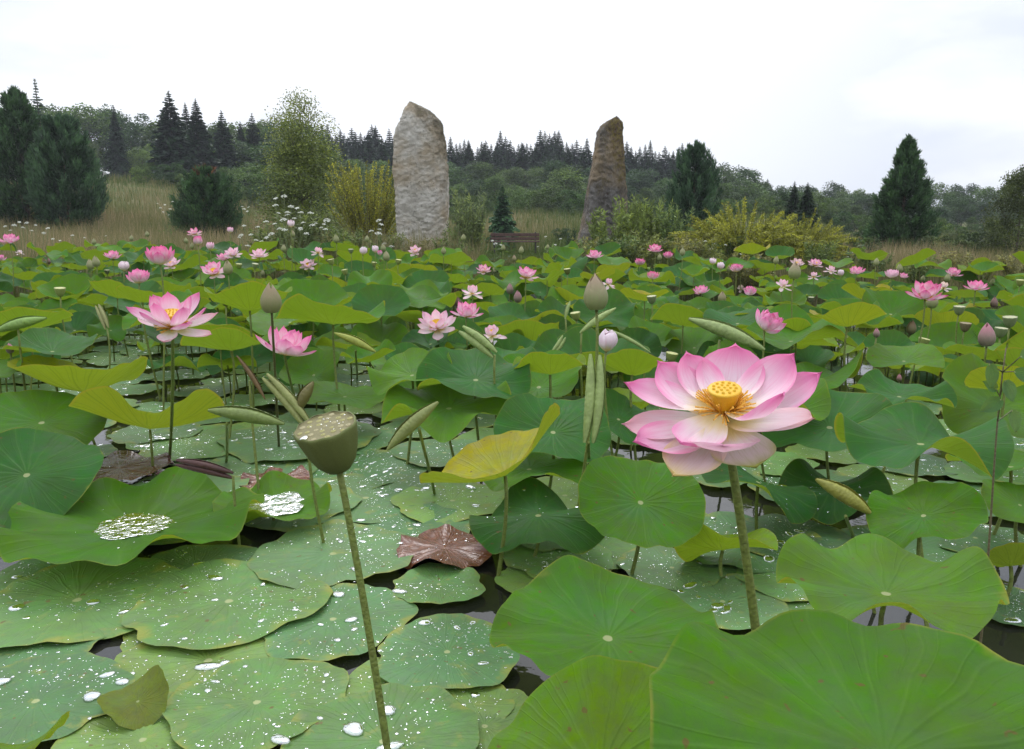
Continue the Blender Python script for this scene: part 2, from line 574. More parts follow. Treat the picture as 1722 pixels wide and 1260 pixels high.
# ------------------------------------------------------------------ lotus leaf geometry
def leaf_shape(R, cup=0.2, waves=(), seed=0, rings=15, segs=72, rim=0.03, irr=0.025, droop=0.0, notch=0.0, flat=False):
    """a round leaf bent without stretching: slope is integrated outward along every ray from the stalk"""
    g = np.random.default_rng(seed)
    t = np.linspace(0, 1, rings + 1) ** 0.85
    th = np.linspace(0, 2 * np.pi, segs, endpoint=False)
    T, TH = np.meshgrid(t, th, indexing='ij')
    s = cup * np.sin(np.minimum(T * 1.25, 1) * np.pi / 2) - droop * T ** 3
    s = s - 0.10 * np.exp(-(T / 0.12) ** 2) * 0 + 0.25 * np.exp(-(T / 0.10) ** 2)
    for n, a, ph in waves:
        a = a * (2.3 if not flat else 1.0)
        s = s + a * T ** 1.1 * np.sin(n * TH + ph)
    n1 = int(g.integers(8, 12))
    n2 = int(g.integers(14, 20))
    s = s + rim * 3.2 * T ** 5 * (np.sin(n1 * TH + g.uniform(0, 6)) + 0.7 * np.sin(n2 * TH + g.uniform(0, 6)))
    # shallow pleats along the veins
    s = s + 0.025 * np.sin(20 * TH) * np.sin(T * 9)
    s = np.clip(s, -1.6, 1.6)
    dz = s / np.sqrt(1 + s * s)
    dr = 1 / np.sqrt(1 + s * s)
    dt = np.diff(t)[:, None]
    edge = 1 + irr * (np.sin(3 * th + g.uniform(0, 6)) + 0.6 * np.sin(5 * th + g.uniform(0, 6)) + 0.4 * np.sin(11 * th + g.uniform(0, 6)))
    if notch:
        a0 = g.uniform(0, 6.28)
        for k in (0, np.pi):
            dd = np.abs((th - a0 - k + np.pi) % (2 * np.pi) - np.pi)
            edge = edge - notch * np.exp(-(dd / 0.16) ** 2)
    mid = lambda A: (A[1:] + A[:-1]) / 2
    z = np.vstack([np.zeros(segs), np.cumsum(mid(dz) * dt, 0)]) * R * edge
    r = np.vstack([np.zeros(segs), np.cumsum(mid(dr) * dt, 0)]) * R * edge
    x, y = r * np.cos(TH), r * np.sin(TH)
    x, y, z = x[1:], y[1:], z[1:]
    V = np.vstack([[[0, 0, 0]], np.stack([x, y, z], -1).reshape(-1, 3)])
    UV = np.vstack([[[0.5, 0.5]], np.stack([0.5 + 0.5 * T[1:] * np.cos(TH[1:]), 0.5 + 0.5 * T[1:] * np.sin(TH[1:])], -1).reshape(-1, 2)])
    f4 = grid_faces(rings, segs, True) + 1
    k = np.arange(segs)
    f3 = np.stack([np.zeros(segs, int), 1 + k, 1 + (k + 1) % segs], 1)
    f4 = f4[:, [0, 3, 2, 1]]
    return V, [f3, f4], UV


def leaf_height(V, rings, segs, px, py):
    """height and slope normal of the leaf near plan position (nearest vertex is enough)"""
    d = (V[None, :, 0] - px[:, None]) ** 2 + (V[None, :, 1] - py[:, None]) ** 2
    i = np.argsort(d, 1)[:, :3]
    wgt = 1 / (np.take_along_axis(d, i, 1) + 1e-6)
    wgt /= wgt.sum(1)[:, None]
    return (V[i, 2] * wgt).sum(1)


def dome_set(X, Y, Z, S, el, ang, flat=0.42, n=12):
    """many flattened water beads in one mesh"""
    prof_r = np.array([1.0, 1.06, 0.88, 0.5, 0.0])
    prof_z = np.array([-0.15, 0.28, 0.72, 0.95, 1.0])
    a = np.linspace(0, 2 * np.pi, n, endpoint=False)
    base = np.stack([prof_r[:, None] * np.cos(a), prof_r[:, None] * np.sin(a), np.repeat(prof_z[:, None], n, 1)], -1).reshape(-1, 3)
    g = np.random.default_rng(len(X))
    k = len(base)
    V = np.repeat(base[None], len(X), 0)
    wob = 1 + 0.10 * np.sin(2 * np.tile(a, len(prof_r))[None] + g.uniform(0, 6, (len(X), 1))) + 0.06 * np.sin(3 * np.tile(a, len(prof_r))[None] + g.uniform(0, 6, (len(X), 1)))
    vx = V[..., 0] * S[:, None] * el[:, None] * wob
    vy = V[..., 1] * S[:, None] * wob
    c, s = np.cos(ang)[:, None], np.sin(ang)[:, None]
    hz = np.minimum(S * flat, 0.0035 + 0.12 * S)
    out = np.stack([X[:, None] + vx * c - vy * s, Y[:, None] + vx * s + vy * c, Z[:, None] + V[..., 2] * hz[:, None]], -1)
    f = grid_faces(len(prof_r), n, True)
    ff = (f[None] + (np.arange(len(X)) * k)[:, None, None]).reshape(-1, 4)
    return out.reshape(-1, 3), ff


def make_drops(V, R, seed, big=14, mid=50, small=220, keep=0.93, clump=0.5):
    g = np.random.default_rng(seed + 900)
    S = np.concatenate([g.uniform(0.005, 0.0105, big) * g.choice([1, 1, 1.8], big), g.uniform(0.0020, 0.0042, mid), g.uniform(0.0008, 0.0019, small)])
    n = len(S)
    th = g.uniform(0, 2 * np.pi, n)
    r = np.sqrt(g.uniform(0.01, 1, n)) * keep * R
    x, y = r * np.cos(th), r * np.sin(th)
    # thin out by a patchy mask so the beads gather in places
    mk = vnoise(np.stack([x / R, y / R, np.zeros(n)], -1), 1.8, seed % 50)
    ok = mk * 1.3 + g.uniform(-0.5, 0.5, n) > -0.15
    x, y, S = x[ok], y[ok], S[ok]
    z = leaf_height(V, 0, 0, x, y)
    el = np.where(S > 0.006, g.uniform(1.0, 1.9, len(S)), g.uniform(1.0, 1.3, len(S)))
    return dome_set(x, y, z, S, el, g.uniform(0, 3.14, len(S)), n=12)


G_BLUE = (0.032, 0.120, 0.020)
G_DARK = (0.015, 0.074, 0.010)
G_MID = (0.058, 0.162, 0.008)
G_LITE = (0.088, 0.200, 0.016)
G_PALE = (0.070, 0.150, 0.036)
YG = (0.130, 0.220, 0.007)
YEL = (0.320, 0.280, 0.012)
OLIVE = (0.150, 0.180, 0.030)
C_NAME = {G_BLUE: 'blue-green', G_DARK: 'dark green', G_MID: 'mid green', G_LITE: 'fresh green', G_PALE: 'pale green', YG: 'yellow-green', YEL: 'yellow', OLIVE: 'olive green'}
STEM_C = (0.15, 0.19, 0.035, 1)

# unit stalks (z 0..1), a few different leans
STEM_MESH = []
for k in range(6):
    a = k * 1.05
    bx, by = 0.06 * math.cos(a), 0.06 * math.sin(a)
    pts = bez((bx, by, 0), (bx * 1.4, by * 1.4, 0.35), (-bx * 0.5, -by * 0.5, 0.7), (0, 0, 1), 12)
    v, f = tube(pts, np.linspace(0.0062, 0.0046, 12), 8)
    STEM_MESH.append((v, f))
_unit_stems = {}


def stem(parent, top, base_z=-0.25, seed=0, thick=1.0, lean=None, color=STEM_C, mat=None, name='stem'):
    """a stalk from the pond bed up to TOP (local to the parent)"""
    key = (seed % 6,)
    if lean is None:
        if key not in _unit_stems:
            v, f = STEM_MESH[seed % 6]
            _unit_stems[key] = mesh_obj('stem', v, f, M_STEM, mesh_only=True)
        o = link(name, _unit_stems[key], parent)
        L = top[2] - base_z
        o.location = (top[0], top[1], base_z)
        o.scale = (thick, thick, L)
        # the unit mesh ends over its own origin, so it meets TOP
    else:
        pts = bez(lean[0], lean[1], lean[2], top, 22)
        v, f = tube(pts, np.linspace(0.0062, 0.0046, 22) * thick, 10)
        o = mesh_obj(name, v, f, mat or M_STEM, parent)
    o.color = color
    return o


def tilt_matrix(near_up, right_up, spin=0.0):
    """rotation whose plane rises toward the camera by NEAR_UP and to the +x side by RIGHT_UP (slopes)"""
    n = Vector((-right_up, near_up, 1)).normalized()
    q = Vector((0, 0, 1)).rotation_difference(n)
    return (q.to_matrix().to_4x4()) @ Matrix.Rotation(spin, 4, 'Z')


LEAVES = 'lotus leaves raised on stalks'
FLOATERS = 'lotus leaves lying flat on the water'
KEEP = [(866, 388, 426, 44, 28.0), (712, 180, 408, 40, 20.0)]            # what must stay in sight: (px, top py, bottom py, half width, distance)
IDS = {}
HIDDEN = {3, 76, 97, 104, 113, 119, 131, 133, 147, 148, 159, 162, 164, 176, 185, 186, 190, 223, 237, 252, 269, 281, 286, 287, 291, 1000, 1006, 1009, 1010, 1013, 1017, 1022, 1025, 1026, 1030, 1035, 1046, 1049, 1051, 1052, 1055, 1058, 1061, 1063, 1065, 1067, 1068, 1069, 1074, 1080, 1082, 1086, 1089, 1092, 1094, 1095, 1102, 1105, 1106, 1115, 1117, 1120, 1121, 1125, 1126, 1133, 1134, 1138, 1140, 1142, 1144, 1146, 1147, 1149, 1151, 1152, 1153, 1157, 1158, 1163, 1169, 1170, 1171, 1172, 3019, 3020, 3021, 3022, 3023, 3024, 3025, 3026, 3027, 3028, 3029, 3030, 3063, 3064, 3065, 3066, 3067, 3068, 3082, 3083, 3084, 3085, 3086, 3087, 3088, 3089, 3090, 3091, 3092, 3093, 3094, 3095, 3096, 3099, 3102, 3103, 3104, 3105, 3106, 3114, 3115, 3116, 3117, 3129, 3130, 3136, 3138, 3139, 3140, 3141, 3154, 3156, 3160, 3161, 3170, 3175, 3184, 3185, 3191, 3192, 3193, 3194, 3195, 3200, 3201, 3209, 3210, 3218, 3221, 3231, 3236, 3237, 3240, 3244, 3251, 3256, 3257, 3258, 3263, 3266, 3267, 3270, 3271, 3272, 3284, 3285, 3292, 3296, 3304, 3305, 3309, 3327, 3329, 3335, 3338}
AUTO = []            # things whose labels are finished at the end: (object, description, relation word set)


LEAF_Z = {3: .60, 5: .42, 8: .20, 12: .30, 14: .25, 15: .15, 17: .40, 21: .35, 23: .30, 24: .20, 26: .12, 27: .25, 29: .30, 31: .20, 33: .12, 35: .10,
          40: .40, 41: .40, 42: .30, 43: .20, 44: .30, 45: .25, 46: .42, 47: .42, 48: .20, 50: .335, 52: .20, 53: .25, 54: .45, 55: .29, 56: .22, 57: .4,
          58: .45, 59: .55, 61: .60, 62: .60, 64: .06, 66: .06, 70: .03, 71: .15, 72: .55, 73: .40, 74: .40, 75: .42, 76: .45}


def raised_leaf(px, py, hw, R, label, cup=0.2, near=0.0, right=0.0, waves=(), color=G_MID, seed=0, drop=0, puddle=None,
                rim=0.03, name='lotus_leaf', stalk=True, droop=0.0, spin=0.0, mat=None, lean=None):
    c = on_water(px, py, LEAF_Z[seed])         # each leaf stands at its own height over the water
    R = hw * to_px(c)[2] / F
    root = thing(name, label, 'lotus leaf', (c.x, c.y, 0), LEAVES)
    KEEP.append((px, py - .4 * hw, py + .12 * hw, hw * .7, to_px(c)[2]))
    V, f, uv = leaf_shape(R, cup, waves, seed + 1, rim=rim, droop=droop, rings=18, segs=96)
    b = mesh_obj('leaf_blade', V, f, mat or M_LEAF, root, uv)
    b.matrix_local = Matrix.Translation((0, 0, c.z)) @ tilt_matrix(near, right, spin)
    b.color = (*color, 1)
    if drop:
        v, ff = make_drops(V, R, seed, big=max(2, drop // 12), mid=drop // 4, small=drop, keep=0.8)
        d = mesh_obj('water_drops', v, ff, M_DROP, b)
        d['kind'] = 'stuff'
    if puddle:
        pr, pz = puddle[0] * R / .355, puddle[1] * R / .355
        a = np.linspace(0, 2 * np.pi, 40, endpoint=False)
        rr = pr * (1 + 0.07 * np.sin(3 * a + seed) + 0.05 * np.sin(7 * a))
        pv = np.vstack([[[0, 0, pz]], np.stack([rr * np.cos(a), rr * np.sin(a), np.full(40, pz)], -1)])
        k = np.arange(40)
        mesh_obj('water_puddle', pv, np.stack([np.zeros(40, int), 1 + k, 1 + (k + 1) % 40], 1), M_PUD, b)
    if stalk and c.z > 0.03:
        stem(root, (0, 0, c.z - 0.002), -0.25, seed, 1.15, lean)
    return root


def pud_material():
    m, t = new_mat('puddle_water')
    tc = t.node('ShaderNodeTexCoord').outputs['Object']
    h = t.noise(t.node('ShaderNodeMapping', {'Vector': tc, 'Scale': (26, 34, 10)}).outputs[0], 1.0, 3, 0.6)
    n = t.bump(h, 0.85, 0.01)
    gl = t.node('ShaderNodeBsdfGlossy', {'Color': (0.97, 0.98, 1, 1), 'Roughness': 0.05, 'Normal': n})
    tr = t.node('ShaderNodeBsdfTransparent', {'Color': (0.9, 0.95, 0.9, 1)})
    lw = t.node('ShaderNodeLayerWeight', {'Blend': 0.5, 'Normal': n}).outputs['Facing']
    mx = t.node('ShaderNodeMixShader', {0: t.step(lw, 0.1, 0.8, 0.75, 0.97)})
    t.t.links.new(tr.outputs[0], mx.inputs[1])
    t.t.links.new(gl.outputs[0], mx.inputs[2])
    finish(t, mx.outputs[0])
    return m


M_PUD = pud_material()

# ---- the hand-placed raised leaves ---------------------------------------------------
#     px    py   hw    R    cup  near right waves color seed label
RAISED = [
    (1488, 1276, 402, .205, .16, -.02, .02, [(5, .035, 1.0), (9, .05, .3), (3, .02, .4)], G_MID, 3, 'largest mid green leaf at the bottom edge, veins fanning from its hub', {}),
    (1010, 1300, 215, .17, .08, -.40, .40, [(2, .06, .6), (5, .03, 0)], (.095, .200, .008), 5, 'bright yellow-green leaf tucked between two large green leaves at the bottom', {}),
    (1022, 1075, 192, .24, .14, -.12, -.05, [(3, .12, 2.0), (7, .05, 1)], G_MID, 8, 'broad green leaf with a pale hub beside the pod stalk and pink bloom stalk', {}),
    (1490, 1000, 178, .22, .24, .02, .03, [(6, .12, .5), (3, .06, 1.3)], G_LITE, 12, 'fresh green ruffled leaf behind the largest leaf, hub tucked in its dip', {}),
    (1077, 846, 108, .20, .10, -.52, -.08, [(3, .08, .3)], G_MID, 14, 'round green leaf facing out under the big pink bloom', {}),
    (905, 868, 118, .22, -.12, -.05, .06, [(4, .20, 1.4), (3, .1, 2.2)], G_BLUE, 15, 'dark draped green leaf behind the brown rotting leaf and yellow leaf stalk', {'drop': 40}),
    (1548, 748, 136, .24, .14, -.02, .06, [(4, .24, 2.4), (7, .08, .4)], G_BLUE, 17, 'wide wavy blue-green leaf with a folded up corner behind the big pink bloom', {}),
    (1512, 668, 84, .20, .20, -.06, -.02, [(4, .14, 1.2), (7, .08, 2.)], G_BLUE, 21, 'rippled blue-green leaf with a thin dark bud standing before it', {}),
    (1553, 868, 92, .19, .10, -.18, .38, [(3, .12, .7), (6, .08, 1)], G_MID, 23, 'green leaf with a torn edge standing behind the ruffled fresh green leaf', {}),
    (1715, 850, 66, .17, .12, -.35, -.10, [(3, .12, .2)], G_LITE, 24, 'round green leaf cut by the picture edge beside the torn green leaf', {}),
    (1700, 952, 70, .17, .38, .62, -.1, [(3, .14, .8)], OLIVE, 26, 'olive leaf showing its underside at the edge below the round green leaf', {}),
    (1700, 786, 95, .22, .22, .10, .10, [(4, .12, 2.)], G_MID, 27, 'shallow green bowl leaf under the wavy leaf with the folded corner', {}),
    (1395, 720, 112, .22, .22, -.28, .10, [(3, .14, .2), (5, .1, 1)], G_BLUE, 29, 'blue-green leaf tilted toward the viewer directly behind the big pink bloom', {}),
    (1275, 812, 98, .20, -.10, -.04, -.38, [(3, .22, 1.2)], G_DARK, 31, 'dark green leaf sloping down behind the big pink bloom stalk', {'drop': 40}),
    (1400, 826, 98, .20, .0, -.06, .05, [(4, .24, .3)], G_DARK, 33, 'dark folded green leaf with drops behind the rolled yellow-green leaf', {'drop': 60}),
    (1215, 926, 88, .16, .30, .55, .05, [(2, .25, .2), (5, .1, 1)], YG, 35, 'low yellow-green wavy leaf crossing the big pink bloom stalk', {}),
    (693, 632, 76, .19, .22, -.22, .12, [(4, .18, 1.), (6, .08, .3)], G_LITE, 40, 'fresh green leaf lying in front of the pale open bloom', {}),
    (800, 640, 100, .22, .22, -.25, -.02, [(3, .16, 1.2), (5, .1, 1)], G_BLUE, 41, 'blue-green leaf with raised folds in front of the drooping pale bloom', {}),
    (755, 688, 112, .23, .18, -.16, .05, [(5, .18, .4), (3, .1, 2.)], G_LITE, 42, 'wide fresh green leaf with curling lobes behind the yellow folded leaf', {}),
    (580, 668, 74, .20, .08, -.08, .0, [(3, .10, .6)], G_LITE, 43, 'flat pale green leaf above the ripe seed pod', {}),
    (930, 728, 98, .21, .20, -.42, -.05, [(3, .14, .4)], G_BLUE, 44, 'upright blue-green leaf behind the yellow folded leaf tip', {}),
    (1040, 706, 70, .20, .16, -.35, -.2, [(3, .15, 2.)], G_BLUE, 45, 'blue-green leaf hanging behind the twin rolled leaf', {}),
    (925, 630, 66, .19, .55, .30, .02, [(3, .16, .5), (5, .1, .3)], YG, 46, 'cupped yellow-green leaf with a ruffled rim in front of the bending pale bloom', {}),
    (1063, 630, 60, .18, .60, .5, -.1, [(3, .14, .8)], YG, 47, 'yellow-green leaf showing its veined back below the white opening bud', {}),
    (890, 790, 100, .19, .10, .0, .05, [(4, .14, .8)], G_MID, 48, 'flat green leaf low behind the yellow folded leaf stalk', {}),
    (850, 800, 148, .20, .55, .16, .50, [(2, .08, 1.57), (3, .14, 2.6)], YEL, 50, 'golden yellow leaf folded like a wing on a bare stalk', {}),
    (45, 800, 118, .24, .0, -.46, -.14, [(3, .12, 1.)], G_BLUE, 52, 'large dark blue-green leaf leaning down at the picture edge', {}),
    (70, 712, 108, .22, .06, -.30, -.10, [(3, .10, .2)], G_MID, 53, 'smooth green leaf behind the large leaning dark leaf', {}),
    (88, 592, 76, .20, .34, -.10, -.05, [(3, .12, .6)], G_BLUE, 54, 'blue-green cupped leaf behind the yellow winged leaf', {}),
    (140, 660, 118, .24, .62, .20, .0, [(2, .16, 1.57), (3, .12, .2)], (.25, .285, .012), 55, 'yellow cupped leaf with dark veins behind the green smooth leaf', {}),
    (252, 722, 124, .24, .56, .34, -.03, [(4, .20, 2.9), (2, .06, 1.57)], (.27, .245, .014), 56, 'yellow two-lobed cupped leaf seen from below on a bare stalk', {}),
    (-5, 625, 40, .2, .2, -.3, .0, [(3, .1, .2)], G_LITE, 57, 'fresh green leaf cut by the picture edge beside the yellow winged leaf', {}),
    (390, 590, 80, .22, .48, .20, .05, [(3, .15, .3), (5, .08, 1)], G_LITE, 58, 'green funnel leaf between the pink bloom and the tall green bud', {}),
    (560, 546, 96, .24, .40, .18, -.05, [(3, .16, .9), (5, .1, .2)], G_MID, 59, 'wide green funnel leaf behind the side-turned pink bloom', {}),
    (240, 508, 46, .19, .45, .35, .0, [(2, .12, .2)], YG, 61, 'yellow-green leaf standing up behind the open pink bloom', {}),
    (420, 522, 80, .22, .60, .20, .05, [(4, .14, .2)], YG, 62, 'yellow-green leaf with a raised brim behind the tall green bud', {}),
    (225, 892, 208, .355, .20, .02, -.01, [(5, .05, .4), (8, .05, 1.2), (3, .02, 2.)], G_MID, 64, 'big scalloped green leaf holding a round puddle of rain', {'drop': 26, 'puddle': (.105, .0150), 'rim': .085}),
    (462, 858, 100, .22, .26, -.05, .04, [(4, .16, 1.1), (7, .08, .5)], G_LITE, 66, 'green ruffled leaf with pooled rain beside the ripe seed pod stalk', {'puddle': (.19, .036)}),
    (232, 1180, 62, .105, .35, -.25, .1, [(2, .35, .2)], OLIVE, 70, 'small olive and red folded leaf curling up from the water', {}),
    (25, 1262, 92, .14, .25, .35, .2, [(2, .3, 1.)], YG, 71, 'yellow-green leaf standing up in the bottom corner', {}),
    (1425, 550, 66, .20, .60, .25, .0, [(3, .16, .3)], YEL, 72, 'golden green leaf with an arched rim behind the stooping pink bloom', {}),
    (1690, 655, 62, .18, .55, .5, -.05, [(2, .14, .4)], YEL, 73, 'yellow leaf standing behind the leafy weed by the edge', {}),
    (1520, 608, 60, .19, .25, -.2, .1, [(3, .12, .8)], G_LITE, 74, 'pale veined leaf behind the rippled blue-green leaf', {}),
    (1330, 575, 90, .22, .30, .0, .1, [(4, .16, .3)], G_MID, 75, 'green wavy leaf beside the long scroll leaf and big bloom', {}),
    (1240, 545, 60, .20, .2, -.2, .1, [(3, .14, .3)], G_BLUE, 76, 'blue-green leaf behind the long scroll leaf', {}),
]
for (px, py, hw, R, cup, near, right, waves, color, seed, label, kw) in RAISED:
    raised_leaf(px, py, hw, R, label, cup, near, right, waves, color, seed, **kw)

def pad_tone(c, j=1.0):
    """old leaves on the water are duller than the raised ones"""
    return tuple((.55 * q_ + .45 * w_) * j * 1.3 for q_, w_ in zip(c, (.098, .158, .078)))


# ---- floating leaves ------------------------------------------------------------------
FLOAT_N = [0]


def floating_leaf(px, py, hw, label, color=G_LITE, seed=0, drops=(14, 85, 460), z=None, waves=None, cup=0.015, dead=False, rim=0.014, near=0.0, right=0.0, auto=False, world_pos=None, data=None):
    FLOAT_N[0] += 1
    if z is None:
        z = 0.004 + 0.0022 * (FLOAT_N[0] * 7 % 9)
    elif not dead:
        z = .004 + (z - .008) * .38
    c = Vector(world_pos) if world_pos is not None else on_water(px, py, z)
    c.z = z
    d = to_px(c)[2]
    R = hw * d / F
    root = thing('floating_leaf' if not dead else 'dead_leaf', label, 'lotus leaf', c, FLOATERS if not dead else 'dead brown lotus leaves on the water')
    V, f, uv = leaf_shape(R, cup, waves if waves is not None else [(3, .025, seed), (5, .03, seed * 2.)], seed, rings=12, segs=72, rim=rim, irr=0.05, notch=0.10, flat=not dead)
    b = mesh_obj('leaf_blade', V, f, M_DEAD if dead else M_FLOAT, root, uv)
    b.matrix_local = tilt_matrix(near, right, seed * 1.3)
    b.color = (*(pad_tone(color, .9 + .3 * ((seed * 37) % 10) / 10) if not dead else color), 1)
    if drops:
        k = (R / 0.23) ** 2
        v, ff = make_drops(V, R, seed, int(drops[0] * k) + 1, int(drops[1] * k) + 1, int(drops[2] * k) + 1)
        dd = mesh_obj('water_drops', v, ff, M_DROP, b)
        dd['kind'] = 'stuff'
    return root


FLOATING = [
    (432, 1182, 148, G_LITE, 'round green floating leaf beaded with rain right by the ripe pod stalk', {'near': .03, 'z': .045}),
    (385, 1012, 160, G_LITE, 'green floating leaf with large rain beads below the puddle leaf', {'z': .05}),
    (130, 1010, 170, G_LITE, 'long pale green floating leaf with fine drops under the scalloped leaf', {}),
    (45, 1085, 125, G_BLUE, 'blue-green floating leaf at the edge above the grey water gap', {}),
    (290, 1066, 82, YG, 'small yellow-green floating leaf beside the grey water gap', {'z': .012}),
    (350, 1112, 160, YG, 'yellowed floating leaf dotted all over with small beads', {'z': .016}),
    (560, 932, 135, G_PALE, 'pale floating leaf with a curled corner behind the pod stalk', {'z': .05}),
    (738, 983, 78, G_MID, 'small green floating leaf with a dark fold below the brown leaf', {'z': .04}),
    (560, 1042, 132, G_BLUE, 'smooth blue-green floating leaf crossed by the pod stalk', {'z': .03}),
    (752, 1097, 122, G_BLUE, 'blue-green floating leaf with round beads beside the broad green leaf', {'z': .05}),
    (705, 1182, 150, YG, 'yellow-green floating leaf with thick beads at the pod stalk foot', {'z': .014}),
    (645, 1248, 165, G_MID, 'dark green floating leaf at the bottom edge under the pod stalk', {'z': .055}),
    (60, 1180, 148, G_BLUE, 'blue-green floating leaf carrying one very large drop', {'z': .04}),
    (240, 1245, 140, YG, 'yellow-green floating leaf along the bottom edge below the olive leaf', {'z': .02}),
    (330, 960, 110, G_PALE, 'pale floating leaf peeping out below the scalloped leaf rim', {'z': .012}),
    (615, 838, 130, G_PALE, 'pale wet floating leaf beside the ripe seed pod', {'z': .02}),
    (690, 890, 110, G_BLUE, 'blue-green floating leaf touching the brown rotting leaf', {'z': .03}),
    (940, 938, 92, G_LITE, 'green floating leaf at the foot of the yellow leaf stalk', {'z': .03}),
    (915, 972, 80, YG, 'yellowed floating leaf behind the broad green leaf rim', {'z': .012}),
    (1260, 914, 125, G_BLUE, 'dark wet floating leaf around the pink bloom stalk', {'z': .04}),
    (1240, 968, 90, G_PALE, 'pale speckled floating leaf in the gap beside the bloom stalk', {'z': .02}),
    (1330, 905, 100, G_DARK, 'dark floating leaf with beads under the folded drop leaf', {'z': .05}),
    (1290, 1010, 80, G_MID, 'green floating leaf deep between the two large leaves', {'z': .01}),
    (505, 742, 130, G_PALE, 'pale floating leaf glittering behind the ripe pod', {}),
    (330, 745, 110, G_LITE, 'green floating leaf around the yellow leaf stalks', {}),
    (430, 790, 100, G_PALE, 'grey-green wet floating leaf beside the brown curled leaf', {}),
    (600, 790, 120, G_BLUE, 'blue-green floating leaf beyond the ripe pod', {}),
    (300, 830, 110, G_PALE, 'speckled pale floating leaf beyond the puddle leaf', {}),
    (1215, 1012, 105, G_PALE, 'pale floating leaf in shade behind the largest leaf rim', {'z': .03}),
    (1335, 972, 95, G_MID, 'green floating leaf with a long drop beside the ruffled leaf', {'z': .035}),
    (815, 1222, 120, YG, 'yellowed floating leaf with dense beads against the broad green leaf', {'z': .02}),
    (1690, 1015, 80, G_DARK, 'dark floating leaf under the olive leaf at the edge', {'z': .02}),
    (1640, 905, 90, G_BLUE, 'dark wet floating leaf between the torn leaf and the edge', {'z': .02}),
    (1010, 925, 80, G_LITE, 'green floating leaf just above the broad leaf rim', {'z': .02}),
    (1130, 955, 90, G_PALE, 'pale floating leaf between the round leaf and the bloom stalk', {'z': .03}),
    (110, 960, 110, G_MID, 'green floating leaf along the edge before the puddle leaf', {'z': .008}),
]
for i, (px, py, hw, col, label, kw) in enumerate(FLOATING):
    floating_leaf(px, py, hw, label, col, 200 + i * 3, **kw)
floating_leaf(200, 788, 84, 'purple-brown old leaf lying wet under the yellow two-lobed leaf', (0.085, 0.048, 0.046), 301, (2, 10, 60), z=.05, dead=True, waves=[(3, .03, 1.), (6, .05, .3)], rim=.04)
floating_leaf(748, 922, 84, 'torn rust-brown rotting leaf beside the ripe pod stalk', (0.15, 0.045, 0.016), 303, (5, 20, 60), z=.03, dead=True, waves=[(3, .05, 1.), (4, .10, .3), (7, .05, .8)], rim=.05)
floating_leaf(462, 808, 60, 'small rust-brown dead leaf beyond the green ruffled leaf', (0.18, 0.055, 0.025), 305, (3, 14, 50), z=.02, dead=True, waves=[(3, .06, 1.), (6, .10, .3)], rim=.08)

# ------------------------------------------------------------------ labels for the many: said by look and by the nearest landmark
LANDMARKS = [
    (712, 300, 'the pale standing stone'), (1020, 310, 'the dark standing stone'), (866, 405, 'the bench'),
    (1212, 690, 'the big pink bloom'), (289, 545, 'the open pink bloom'), (482, 582, 'the side-turned pink bloom'),
    (735, 550, 'the pale open bloom'), (826, 555, 'the drooping pale bloom'), (1293, 543, 'the stooping pink bloom'),
    (1022, 575, 'the white opening bud'), (457, 500, 'the tall green bud'), (1003, 490, 'the fat green bud'), (1659, 562, 'the mauve bud'),
    (1557, 495, 'the deep pink ruffled bloom'), (1222, 562, 'the long scroll leaf'), (268, 431, 'the rosy cup bloom'), (360, 459, 'the flat pink bloom'),
    (884, 465, 'the wide pink bloom'), (795, 486, 'the pale spent bloom'), (1441, 457, 'the pink bloom before the cone tree'),
    (1641, 483, 'the rosy bloom near the edge'), (436, 431, 'the pale bloom by the white umbels'), (16, 405, 'the pink bloom cut by the edge'),
    (101, 490, 'the small green pod'), (1102, 420, 'the twin deep pink blooms'), (1317, 475, 'the blush bloom with hanging petals'),
    (1425, 540, 'the golden arched leaf'), (150, 655, 'the yellow winged leaf'), (560, 546, 'the wide funnel leaf'), (1512, 668, 'the rippled leaf with a dark bud'),
    (855, 797, 'the golden folded leaf'), (225, 892, 'the puddle leaf'), (555, 745, 'the ripe seed pod'), (1000, 665, 'the twin rolled leaf'),
    (518, 447, 'the small pale bloom'), (698, 423, 'the bloom at the stone foot'), (1179, 490, 'the small pink bloom'), (1371, 445, 'the row of pale blooms'),
    (40, 545, 'the green scroll at the edge'), (1698, 539, 'the grey-green pods'),
]
FAR_MARKS = [
    (85, 270, 'the big dark conifer'), (350, 325, 'the rust-topped conifer'), (512, 280, 'the tall wispy tree'), (620, 340, 'the golden bush'),
    (712, 300, 'the pale standing stone'), (845, 355, 'the little fir'), (1020, 310, 'the dark standing stone'), (1165, 300, 'the round-topped conifer'),
    (1265, 385, 'the drooping golden shrub'), (1515, 350, 'the cone-shaped conifer'), (1620, 410, 'the grey-green shrub'), (1700, 370, 'the leafy tree at the edge'),
    (866, 405, 'the bench'), (300, 200, 'the tallest spruce'), (180, 297, 'the white car'),
]
ORD = ['', 'second ', 'third ', 'fourth ', 'fifth ', 'sixth ', 'seventh ', 'eighth ', 'ninth ', 'tenth ', 'eleventh ', 'twelfth ']


